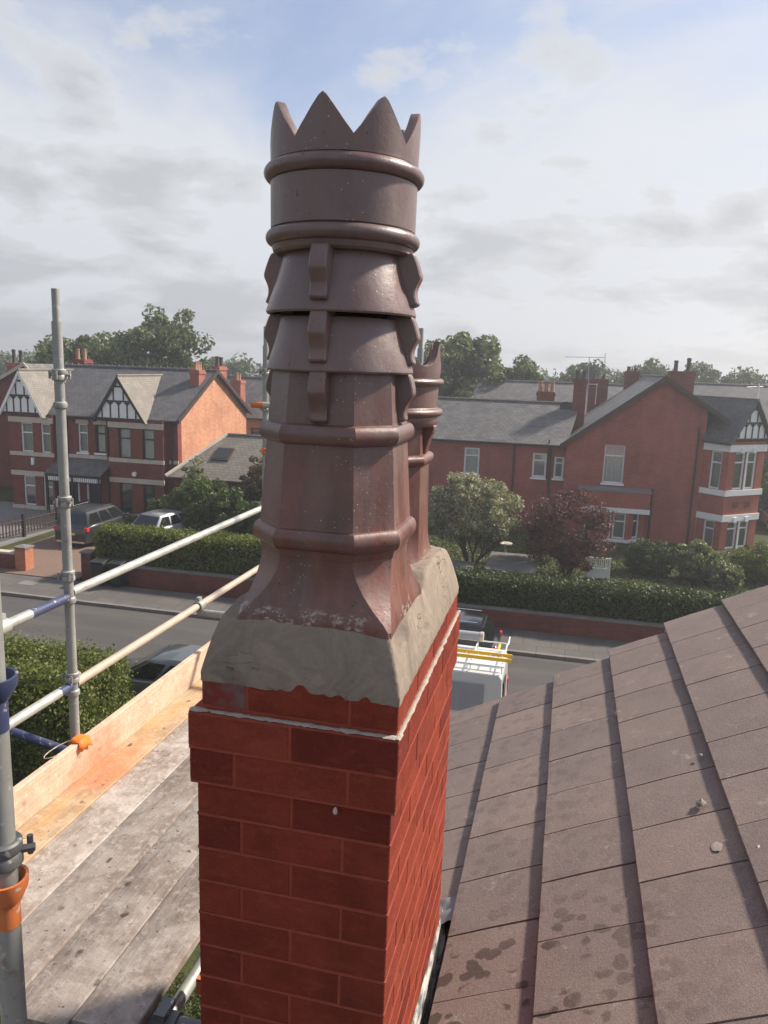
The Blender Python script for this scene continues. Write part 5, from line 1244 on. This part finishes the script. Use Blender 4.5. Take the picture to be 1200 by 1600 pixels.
simple_house('terrace_house', 'distant slate roofed house right of the big chimney', 19.0, 32.0, 70, 79, 5.6, 8.5, 'X', 'brick_wing', 'slate', [(21.0, 22.2, 74, 75, 7.6, 9.5, M['brick_front'], 2, 'terracotta', 0.5)])

# ================================================================== GARDEN WALLS, HEDGES, FENCES
def coped_wall(name, label, x0, x1, y, h, mat, th=0.24, coping=True):
    t = thing(name, label, 'wall', ((x0 + x1) / 2, y, 0))
    MB().box(x0, x1, y, y + th, 0, h).build('brickwork', M[mat], t)
    if coping:
        n = max(1, int((x1 - x0) / 0.6)); me = MB().box(-(x1 - x0) / n / 2 + .004, (x1 - x0) / n / 2 - .004, -0.03, th + 0.03, 0, 0.06).mesh('coping_stone'); me.materials.append(M['kerb'])
        for i in range(n): o = link('coping_stone', me, t); o.location = Vector((x0 + (i + .5) * (x1 - x0) / n, y, h + .003)) - ORG[t.name]
    return t
coped_wall('garden_wall', 'low red brick garden wall below the long dark hedge, right', -9.0, 12.0, 26.05, 0.72, 'brick_wall')
coped_wall('garden_wall', 'low red brick wall below the clipped green hedge, left', -18.3, -9.05, 26.4, 0.78, 'brick_wall')
wl = coped_wall('garden_wall', 'low brick boundary wall beside the driveway at far left', -34, -22.05, 26.75, 0.74, 'brick_wall', 0.24, False)
MB().box(-34, -22.05, 26.70, 27.04, 0.745, 0.83).build('coping', M['stone'], wl)
def pillar(label, x, y, w_, h, mat, cap):
    t = thing('gate_pillar', label, 'pillar', (x, y, 0))
    MB().box(x - w_ / 2, x + w_ / 2, y - w_ / 2, y + w_ / 2, 0, h).build('brickwork', M[mat], t)
    mb = MB().box(x - w_ / 2 - .04, x + w_ / 2 + .04, y - w_ / 2 - .04, y + w_ / 2 + .04, h + .002, h + .07)
    mb.add([(x - w_ / 2 - .02, y - w_ / 2 - .02, h + .07), (x + w_ / 2 + .02, y - w_ / 2 - .02, h + .07), (x + w_ / 2 + .02, y + w_ / 2 + .02, h + .07), (x - w_ / 2 - .02, y + w_ / 2 + .02, h + .07), (x, y, h + .12)], [(0, 1, 4), (1, 2, 4), (2, 3, 4), (3, 0, 4)])
    mb.build('cap', M[cap], t)
pillar('brick gate pillar with sunlit orange side at the drive entrance', -21.75, 26.95, 0.50, 1.02, 'brick_orange', 'kerb')
pillar('brick gate pillar at the end of the clipped hedge', -18.55, 26.75, 0.42, 1.15, 'brick_wall', 'kerb')
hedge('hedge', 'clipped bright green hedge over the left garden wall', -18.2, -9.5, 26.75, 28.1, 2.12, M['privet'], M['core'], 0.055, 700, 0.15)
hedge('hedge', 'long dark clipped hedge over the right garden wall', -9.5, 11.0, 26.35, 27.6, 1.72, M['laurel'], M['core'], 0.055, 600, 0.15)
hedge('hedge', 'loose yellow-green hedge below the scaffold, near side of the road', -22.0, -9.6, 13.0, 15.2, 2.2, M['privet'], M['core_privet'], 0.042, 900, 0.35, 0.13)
# picket fence on the left
pf = thing('picket_fence', 'dark picket fence between the drives at far left', 'fence', (-25.8, 31, 0))
pk = MB(); pk.add([(-.045, -.012, 0.16), (.045, -.012, 0.16), (.045, -.012, 1.0), (0, -.012, 1.08), (-.045, -.012, 1.0), (-.045, .012, 0.16), (.045, .012, 0.16), (.045, .012, 1.0), (0, .012, 1.08), (-.045, .012, 1.0)],
       [(0, 1, 2, 3, 4), (9, 8, 7, 6, 5), (0, 5, 6, 1), (1, 6, 7, 2), (2, 7, 8, 3), (3, 8, 9, 4), (4, 9, 5, 0)])
pkm = pk.mesh('picket'); pkm.materials.append(M['brown_trim'])
fa, fb = Vector((-26.1, 27.3, 0)), Vector((-25.35, 36.6, 0)); nP = 46; dirf = (fb - fa).normalized()
for i in range(nP):
    o = link('picket', pkm, pf); o.location = fa + (fb - fa) * (i + .5) / nP - ORG[pf.name] + Vector((0, 0, 0.1)); o.rotation_euler = (0, random.uniform(-.02, .02), math.atan2(dirf.y, dirf.x))
for z in (0.4, 0.85): MB().tube(fa + Vector((.03, 0, z + .1)), fb + Vector((.03, 0, z + .1)), 0.03, n=6).build('rail', M['brown_trim'], pf)
for i in range(5):
    p = fa + (fb - fa) * i / 4; MB().box(p.x - .07, p.x + .07, p.y - .07, p.y + .07, 0, 1.25).build('post', M['gutter'], pf)
# white slatted panel in the right garden
wp = thing('garden_gate', 'low white slatted garden gate beneath the purple tree', 'gate', (1.8, 34.4, 0))
for x0, x1, z0, z1 in ((1.32, 1.40, 0, 1.0), (2.22, 2.30, 0, 1.0), (1.40, 2.22, 0.90, 0.98), (1.40, 2.22, 0.42, 0.50), (1.40, 2.22, 0.05, 0.13)): MB().box(x0, x1, 34.36, 34.42, z0, z1).build('frame_bar', M['white'], wp)
MB().box(1.40, 2.22, 34.38, 34.40, 0.13, 0.42).build('panel', M['white'], wp)
for i in range(9): MB().box(1.43 + i * 0.088, 1.48 + i * 0.088, 34.375, 34.405, 0.50, 0.90).build('slat', M['white'], wp)
# grey tables on the lawn
def table(label, x0, x1, y0, y1, z, mid=True):
    t = thing('garden_table', label, 'table', ((x0 + x1) / 2, (y0 + y1) / 2, 0))
    ys = [(y0, (y0 + y1) / 2 - .01), ((y0 + y1) / 2 + .01, y1)] if mid else [(y0, y1)]
    for a, b in ys: MB().box(x0, x1, a, b, z - .05, z).build('top', M['felt'], t)
    for x in (x0 + .12, x1 - .12):
        for y in (y0 + .12, y1 - .12): MB().box(x - .03, x + .03, y - .03, y + .03, 0, z - .052).build('leg', M['gutter'], t)
table('large grey two-part garden table between the silver and purple trees', -3.0, -0.85, 31.6, 34.9, 0.72)
table('smaller grey garden table at the foot of the silver-leaved tree', -4.6, -3.5, 30.9, 33.0, 0.62, False)
bb = thing('bird_bath', 'pale bird bath standing behind the grey table', 'bird bath', (-2.45, 35.9, 0))
MB().lathe([(0.18, 0), (0.18, 0.06), (0.06, 0.12), (0.05, 0.75), (0.10, 0.82)], (-2.45, 35.9), 14).build('pedestal', M['stone'], bb, 40)
MB().lathe([(0.05, 0.80), (0.30, 0.88), (0.32, 0.95), (0.28, 0.95), (0.04, 0.88)], (-2.45, 35.9), 18).build('bowl', M['stone'], bb, 40)
def wheelie(label, x, y):
    t = thing('wheelie_bin', label, 'bin', (x, y, 0.1))
    mb = MB(); mb.add([(x - .22, y - .25, .18), (x + .22, y - .25, .18), (x + .22, y + .22, .18), (x - .22, y + .22, .18), (x - .28, y - .33, 1.05), (x + .28, y - .33, 1.05), (x + .28, y + .28, 1.05), (x - .28, y + .28, 1.05)], [(0, 3, 2, 1), (4, 5, 6, 7), (0, 1, 5, 4), (1, 2, 6, 5), (2, 3, 7, 6), (3, 0, 4, 7)])
    mb.build('body', M['bin'], t, None, 0.02); MB().slab([(x - .3, y - .37, 1.10), (x + .3, y - .37, 1.10), (x + .3, y + .32, 1.16), (x - .3, y + .32, 1.16)], .05).build('lid', M['bin'], t, None, 0.015)
    for s_ in (-1, 1): MB().tube((x + s_ * .2, y + .22, .2), (x + s_ * .26, y + .22, .2), .1, n=12).build('wheel', M['tyre'], t)
wheelie('black wheelie bin against the left garden wall, nearest the pillar', -17.5, 26.0)
wheelie('black wheelie bin against the left garden wall, further from the pillar', -16.75, 26.05)

# ================================================================== TREES AND SHRUBS
tree('broadleaf_tree', 'wide green tree behind the left houses, left of the taller one', (-42, 62, 0), (-42.2, 62, 7.1), (5.4, 4.4, 4.3), M['tree_leaf'], 130, 130, 1.05, 0.20, 0.38, 4.0, 'trees beyond the houses')
tree('broadleaf_tree', 'tallest green tree standing behind the left houses', (-33.8, 60, 0), (-33.5, 60, 7.8), (4.2, 4.2, 4.9), M['tree_leaf'], 130, 130, 0.95, 0.19, 0.38, 4.2, 'trees beyond the houses')
tree('broadleaf_tree', 'big dark green tree behind the wing roof beside the pots', (-8.6, 63, 0), (-8.6, 63, 7.4), (4.2, 4, 4.1), M['tree_leaf'], 150, 130, 1.0, 0.20, 0.35, 4.0, 'trees beyond the houses')
tree('broadleaf_tree', 'smaller pointed tree right of the big dark one', (-4.2, 64, 0), (-4.2, 64, 6.6), (2.2, 2.2, 3.2), M['tree_leaf'], 70, 120, 0.75, 0.18, 0.25, 3.5, 'trees beyond the houses')
tree('broadleaf_tree', 'green tree mostly hidden behind the tall pot', (-15.5, 66, 0), (-15.5, 66, 6.6), (4.0, 4, 3.6), M['tree_leaf'], 110, 120, 1.0, 0.2, 0.3, 4.0, 'trees beyond the houses')
for (x, y, top, rx, lab) in ((1.5, 84, 10.2, 3.0, 'far round tree just right of the television aerial'), (8.5, 88, 10.4, 4.2, 'far broad tree left of the big ridge chimney'), (13.8, 92, 10.3, 3.0, 'far tree right of the big ridge chimney'), (19, 96, 10.0, 3.2, 'far tree above the right bay roof'), (25.0, 90, 10.4, 3.0, 'far tree at the right edge above the roofs')):
    tree('far_tree', lab, (x, y, 0), (x, y, top - 3.4), (rx, rx, 3.4), M['far_leaf'], 70, 90, 0.85, 0.2, 0.25, 3.6, 'far trees above the rooftops')
# distant wood along the skyline
Ps, Ds = [], []
for i in range(240):
    x = -150 + i * 1.25; y = 125 + 18 * mnoise.noise(Vector((x * 0.05, 0, 0))) + random.uniform(-6, 6)
    top = 9.0 + 2.0 * mnoise.noise(Vector((x * 0.07, 3, 0))) + 1.2 * mnoise.noise(Vector((x * 0.3, 5, 0)))
    P, D = blob_points((x, y, top * 0.55), (2.6, 2.6, top * 0.45), 12, 26, 1.5); Ps.append(P); Ds.append(D)
fw_ = leaf_mesh('far_wood', np.concatenate(Ps), np.concatenate(Ds), 0.42, M['far_leaf'], None)
props(fw_, 'distant dark green wood along the skyline behind all the roofs', 'wood', kind='stuff')
# gardens
def shrub(name, label, c_, rad, mat, nblob, per, br, leaf, stem=0.03, group=None, stems=5, low=-1.1):
    return tree(name, label, (c_[0], c_[1], 0), c_, rad, mat, int(nblob * 1.5), per, br, leaf, stem, max(0.2, c_[2] * 0.4), group, 2, stems, low, 'shrub')
tree('silver_tree', 'bushy silver-green tree in the garden right of the pots', (-3.75, 33.9, 0), (-3.75, 34, 2.75), (2.2, 1.7, 1.65), M['silver_leaf'], 150, 90, 0.36, 0.080, 0.08, 0.9, None, 4, 4, -0.85)
tree('plum_tree', 'dark purple-leaved tree in front of the corner house', (0.4, 34.0, 0), (0.35, 34, 2.15), (2.0, 1.7, 1.9), M['purple_leaf'], 190, 95, 0.36, 0.060, 0.06, 0.6, None, 4, 5, -1.1)
shrub('round_shrub', 'dark rounded shrub right of the white garden gate', (4.15, 36.3, 0.65), (1.15, 0.9, 0.85), M['laurel'], 60, 130, 0.28, 0.055)
shrub('variegated_shrub', 'pale variegated shrub before the angled bay', (6.15, 35.7, 0.85), (1.05, 0.9, 0.85), M['varieg_leaf'], 60, 90, 0.26, 0.085)
shrub('variegated_shrub', 'low yellowish shrub spilling toward our roof edge', (7.15, 35.0, 0.45), (0.8, 0.7, 0.5), M['varieg_leaf'], 36, 90, 0.22, 0.075)
shrub('round_shrub', 'bright green domed shrub at the right edge under the bay', (8.75, 36.6, 0.75), (1.35, 1.0, 1.0), M['privet'], 70, 130, 0.30, 0.055)
shrub('garden_bush', 'big leafy green bush in front of the low extension', (-17.0, 34.9, 1.35), (2.5, 1.2, 1.75), M['bush_leaf'], 130, 95, 0.38, 0.085, 0.06)
shrub('garden_bush', 'light feathery bush rising at the corner of the lit gable', (-18.6, 36.2, 2.0), (0.8, 0.7, 1.85), M['varieg_leaf'], 46, 90, 0.32, 0.07, 0.04)
shrub('garden_bush', 'rusty pink flowering bush by the far scaffold pole', (-14.9, 36.3, 2.5), (1.3, 0.9, 2.1), M['red_leaf'], 64, 90, 0.34, 0.075, 0.05)
shrub('garden_bush', 'dark low bush behind the clipped hedge at the lit house corner', (-20.3, 35.7, 0.8), (0.75, 0.7, 1.0), M['laurel'], 40, 90, 0.28, 0.07)
shrub('garden_bush', 'green bush behind the clipped hedge next to the pot', (-13.2, 34.6, 1.2), (1.8, 1.1, 1.5), M['bush_leaf'], 80, 90, 0.34, 0.08)
shrub('garden_bush', 'dark shrub beside the far right house corner', (12.4, 52.0, 1.6), (1.5, 1.2, 2.2), M['laurel'], 60, 100, 0.4, 0.1)
# tufts of rough grass below the scaffold
n = 40000; gp = np.c_[rng.uniform(-5.5, -0.85, n), rng.uniform(1.5, 9.0, n), np.full(n, 0.06)]
props(leaf_mesh('grass', gp, np.tile([0.0, -0.6, 0.5], (n, 1)), 0.032, M['grass_leaf'], None), 'rough yellowing grass on the ground under the scaffold', 'grass', kind='stuff')
n = 26000; gp = np.c_[rng.uniform(-8.5, 10.5, n), rng.uniform(27.7, 43.0, n), np.full(n, 0.03)]
props(leaf_mesh('lawn', gp, np.tile([0.0, -0.3, 0.9], (n, 1)), 0.07, M['grass_leaf'], None), 'mown green lawn around the trees of the corner garden', 'grass', kind='stuff')

# ================================================================== VEHICLES
def make_car(name, label, loc, rz, L, W, H, paint, style='hatch'):
    """x forward, wheels on z = 0; body, glass, lamps, wheels as parts"""
    t = thing(name, label, 'car', (0, 0, 0)); w2 = W / 2
    if style == 'suv': prof = [(-.5, .30), (-.5, .58), (-.488, .62), (-.28, .63), (.14, .62), (.27, .58), (.43, .52), (.49, .44), (.5, .30)]; gb = (-.480, .235); gt = (-.425, .04)
    elif style == 'estate': prof = [(-.5, .30), (-.5, .56), (-.485, .61), (-.25, .62), (.12, .60), (.25, .57), (.44, .50), (.49, .42), (.5, .30)]; gb = (-.47, .245); gt = (-.38, .03)
    else: prof = [(-.5, .30), (-.5, .55), (-.48, .62), (-.25, .63), (.14, .62), (.26, .58), (.45, .48), (.495, .40), (.5, .28)]; gb = (-.475, .26); gt = (-.34, .02)
    mb = MB(); m = len(prof); sill = 0.22
    secs = []
    for x, z in prof:
        tap = 1 - 0.13 * max(0, (abs(x) - .36) / .14) ** 1.5
        secs.append((x * L, z * H, w2 * tap))
    pts = []
    for (x, z, w_) in secs: pts.append([(x, -w_ * .93, sill), (x, -w_, sill + .14), (x, -w_, max(sill + .2, z - .16)), (x, -w_ * .965, z - .04), (x, -w_ * .90, z), (x, w_ * .90, z), (x, w_ * .965, z - .04), (x, w_, max(sill + .2, z - .16)), (x, w_, sill + .14), (x, w_ * .93, sill)])
    for s in pts: mb.v += s
    k = 10
    for i in range(m - 1): mb.f += [(i * k + j, i * k + (j + 1) % k, (i + 1) * k + (j + 1) % k, (i + 1) * k + j) for j in range(k)]
    mb.f += [tuple(range(k)), tuple(range((m - 1) * k + k - 1, (m - 1) * k - 1, -1))]
    mb.build('body', paint, t, 42)
    zb = .61 * H; zt = H; b0, b1 = gb[0] * L, gb[1] * L; t0, t1 = gt[0] * L, gt[1] * L; wb, wtp = w2 * .91, w2 * .70
    cab = MB(); nst = 7
    for i in range(nst):
        f_ = i / (nst - 1); bx = b0 + (b1 - b0) * f_; tx = t0 + (t1 - t0) * f_; cr = 0.045 * (1 - (2 * f_ - 1) ** 2)
        cab.v += [(bx, -wb, zb - .02), (bx * .2 + tx * .8, -wtp * 1.07, zb + (zt - zb) * .83), (tx, -wtp * .92, zt - .03 + cr * .6), (tx, 0, zt + cr * .7 - .02), (tx, wtp * .92, zt - .03 + cr * .6), (bx * .2 + tx * .8, wtp * 1.07, zb + (zt - zb) * .83), (bx, wb, zb - .02)]
    for i in range(nst - 1): cab.f += [(i * 7 + j, i * 7 + j + 1, i * 7 + 8 + j, i * 7 + 7 + j) for j in range(6)]
    cab.f += [tuple(range(7)), tuple(range(nst * 7 - 1, nst * 7 - 8, -1))]
    cab.build('cabin', paint, t, 40)
    def pane(name_, P_): 
        a, b, c_, d = (Vector(p) for p in P_); nn = (b - a).cross(d - a).normalized()
        q = MB(); q.v = [tuple(p + nn * .008) for p in (a, b, c_, d)] + [tuple(p - nn * .01) for p in (a, b, c_, d)]; q.f = [(0, 1, 2, 3), (7, 6, 5, 4), (0, 4, 5, 1), (1, 5, 6, 2), (2, 6, 7, 3), (3, 7, 4, 0)]
        q.build(name_, M['car_glass'], t)
    u = .80; zi0 = zb + .05; 
    def gp_(f_, g, s): # point on the glasshouse side: f along, g up
        bx = b0 + (b1 - b0) * f_; tx = t0 + (t1 - t0) * f_; gx = bx + (tx - bx) * g * .96
        return (gx, s * (wb + (wtp * 1.07 - wb) * g / .83), zb + (zt - zb) * g)
    for s in (-1, 1):
        for f0, f1 in ((.07, .34), (.37, .63), (.66, .95)):
            P_ = [gp_(f0, .10, s), gp_(f1, .10, s), gp_(f1 - (.02 if f1 < .9 else .03), .80, s), gp_(f0 + .02, .80, s)]
            pane('side_window', P_ if s < 0 else P_[::-1])
    for end, f_ in (('rear_window', 0.0), ('windscreen', 1.0)):
        a = gp_(f_, .12, -1); b = gp_(f_, .12, 1); c_ = gp_(f_, .84, 1); d = gp_(f_, .84, -1)
        sx = -.012 if f_ == 0 else .012
        P_ = [(a[0] + sx, a[1] * .90, a[2]), (b[0] + sx, b[1] * .90, b[2]), (c_[0] + sx, c_[1] * .92, c_[2]), (d[0] + sx, d[1] * .92, d[2])]
        pane(end, P_[::-1] if f_ == 0 else P_)
    for sx in (-1, 1):
        for s in (-1, 1):
            x = sx * L * .29 + (.02 if sx > 0 else -.02); r = .33
            MB().tube((x, s * (w2 - .015), r), (x, s * (w2 + .004), r), r + .045, n=24).build('wheel_arch', M['tyre'], t, 40)
            wh = MB().tube((x, s * (w2 - .18), r), (x, s * (w2 + .012), r), r, n=24).build('wheel', M['tyre'], t, 40)
            MB().tube((x, s * (w2 + .0), r), (x, s * (w2 + .022), r), r * .66, r * .6, n=18).build('rim', M['alu'], wh, 40)
    for s in (-1, 1):
        MB().box(-.503 * L, -.46 * L, s * w2 * .84 - .12, s * w2 * .84 + .10, .47 * H, .575 * H).build('tail_lamp', M['lamp_red'], t, None, .015)
        MB().box(.455 * L, .489 * L, s * w2 * .72 - .14, s * w2 * .72 + .10, .38 * H, .435 * H).build('headlamp', M['lamp_clear'], t, None, .015)
        mir = MB().box(.155 * L, .20 * L, s * (w2 + .01) - .02 * s, s * (w2 + .16), zb + .02, zb + .14)
        mir.build('mirror', paint, t, None, .02)
    MB().box(-.509 * L, -.499 * L, -.26, .26, .36 * H, .42 * H).build('number_plate', M['plate_yellow'], t)
    MB().box(-.508 * L, -.49 * L, -w2 * .80, w2 * .80, sill + .02, sill + .10).build('bumper_trim', M['chrome'] if style == 'suv' else M['tyre'], t)
    if style in ('suv', 'estate'):
        for s in (-1, 1): MB().tube((t0 + .1, s * wtp * .95, zt + .045), (t1 - .1, s * wtp * .95, zt + .045), .018, n=8).build('roof_rail', M['chrome'], t, 40)
    t.location = loc; t.rotation_euler = (0, 0, rz); return t
PI = math.pi
make_car('parked_car', 'dark grey off-road car parked on the drive facing the left houses', (-22.3, 33.15, 0.106), PI / 2, 4.65, 1.88, 1.70, M['paint_black'], 'suv')
make_car('parked_car', 'silver-grey car on the drive, roof showing over the clipped hedge', (-18.9, 34.2, 0.106), PI / 2 - 0.25, 4.1, 1.75, 1.50, M['paint_silver'])
make_car('parked_car', 'grey-green car parked at our kerb below the toe board', (-9.75, 17.35, 0.006), PI, 4.2, 1.75, 1.46, M['paint_green'])
make_car('parked_car', 'black estate car at the far kerb beside the chimney, red tail lamp showing', (-3.85, 22.75, 0.006), PI, 4.6, 1.82, 1.46, M['paint_navy'], 'estate')
make_car('parked_car', 'pale silver car at the right edge beyond the bay', (13.0, 50.6, 0.02), PI / 2, 4.2, 1.75, 1.45, M['paint_silver'])

# white van with rack, pipe carrier and yellow ladder
van = thing('white_van', 'white panel van with roof rack parked behind the chimney', 'van', (0, 0, 0))
vx0, vx1, vy0, vy1 = -6.1, -1.0, 16.62, 18.50
mb = MB(); pr_ = [(vx1, .35), (vx1 + .02, .9), (vx1 - .02, 2.05), (vx1 - .10, 2.16), (vx0 + 1.6, 2.18), (vx0 + .95, 2.02), (vx0 + .25, 1.15), (vx0 + .02, 1.0), (vx0, .35)]
rows = []
for x, z in pr_:
    top = max(0.0, (z - 1.1) / 1.1); inn = 0.09 * top
    rows.append((x, z, inn))
nR = len(rows)
for s, y in ((0, vy0), (1, vy1)):
    for x, z, inn in rows: mb.v.append((x, y + (inn if s == 0 else -inn), z))
mb.f = [tuple(range(nR)), tuple(range(2 * nR - 1, nR - 1, -1))] + [(i, i + nR, (i + 1) % nR + nR, (i + 1) % nR) for i in range(nR)]
mb.build('body', M['paint_van'], van, None, 0.045, 2)
MB().box(vx0 + 1.9, vx1 - .55, vy0 + .015, vy0 + .03, .75, 1.95)
MB().box(vx1 - 2.6, vx1 - .42, vy0 - .012 + .03, vy0 + .06, 1.20, 1.92).build('side_panel', M['panel_grey'], van, None, .01)
MB().box(vx0 + 1.0, vx0 + 1.75, vy0 + .02, vy0 + .07, 1.25, 1.8).build('side_window', M['car_glass'], van, None, .01)
for x in (vx0 + .95, vx1 - 1.0):
    for y in (vy0 - .01, vy1 - .17):
        wh = MB().tube((x, y, .34), (x, y + .18, .34), .34, n=22).build('wheel', M['tyre'], van, 40); MB().tube((x, y - .008, .34), (x, y + .19, .34), .2, n=16).build('rim', M['alu'], wh, 40)
for y in (vy0 + .12, vy1 - .12): MB().box(vx1 - .01, vx1 + .03, y - .07, y + .07, .9, 1.45).build('tail_lamp', M['lamp_red'], van, None, .01)
MB().box(vx1 + .0, vx1 + .025, vy0 + .25, vy0 + .85, 1.35, 1.9).build('rear_window', M['car_glass'], van)
rk = thing('roof_rack', 'white steel roof rack on the white van', 'roof rack', (-3.2, 17.55, 2.2))
for y in (vy0 + .16, vy1 - .16): MB().tube((vx0 + 1.7, y, 2.34), (vx1 + .0, y, 2.34), .018, n=8).build('side_rail', M['white'], rk, 40)
for q in range(6):
    x = vx1 - .05 - q * .72; MB().tube((x, vy0 + .16, 2.34), (x, vy1 - .16, 2.34), .016, n=8).build('cross_bar', M['white'], rk, 40)
    for y in (vy0 + .16, vy1 - .16): MB().tube((x, y, 2.16), (x, y, 2.34), .014, n=6).build('foot', M['white'], rk, 40)
MB().tube((vx1 + .0, vy1 - .16, 2.36), (vx1 + .0, vy1 - .16, 2.52), .016, n=6).build('stop_post', M['white'], rk, 40)
MB().tube((vx1 + .0, vy1 - .16, 2.52), (vx1 + .0, vy1 - .75, 2.52), .016, n=6).build('stop_bar', M['white'], rk, 40)
pt = thing('pipe_carrier', 'grey pipe carrier tube along the far side of the van roof', 'tube', (-3, 18.35, 2.4))
MB().tube((-5.0, 18.28, 2.47), (-1.72, 18.28, 2.47), .11, n=20).build('tube', M['panel_grey'], pt, 40); MB().tube((-1.72, 18.28, 2.47), (-1.64, 18.28, 2.47), .125, n=20).build('end_cap', M['stone'], pt, 40)
ld = thing('yellow_ladder', 'yellow fibreglass ladder lying on the van roof rack', 'ladder', (-3, 17.1, 2.4))
for y in (17.02, 17.32): MB().box(-4.6, -0.86, y - .014, y + .014, 2.372, 2.455).build('stile', M['yellow'], ld)
for q in range(13): MB().tube((-4.45 + q * .28, 17.03, 2.41), (-4.45 + q * .28, 17.31, 2.41), .014, n=8).build('rung', M['alu'], ld, 40)

# ================================================================== HAZY AIR
hz = MB().box(-420, 420, -60, 460, -1.0, 26.0).build('haze', M['white'])
hm = bpy.data.materials.new('hazy_air'); hm.use_nodes = True; hm.node_tree.nodes.clear()
ho = hm.node_tree.nodes.new('ShaderNodeOutputMaterial'); hv = hm.node_tree.nodes.new('ShaderNodeVolumePrincipled')
hv.inputs['Color'].default_value = (0.86, 0.89, 0.93, 1); hv.inputs['Density'].default_value = 0.0020; hv.inputs['Anisotropy'].default_value = 0.55
hm.node_tree.links.new(hv.outputs[0], ho.inputs['Volume'])
hz.data.materials.clear(); hz.data.materials.append(hm)
props(hz, 'thin pale summer haze hanging over the street', 'haze', kind='stuff')
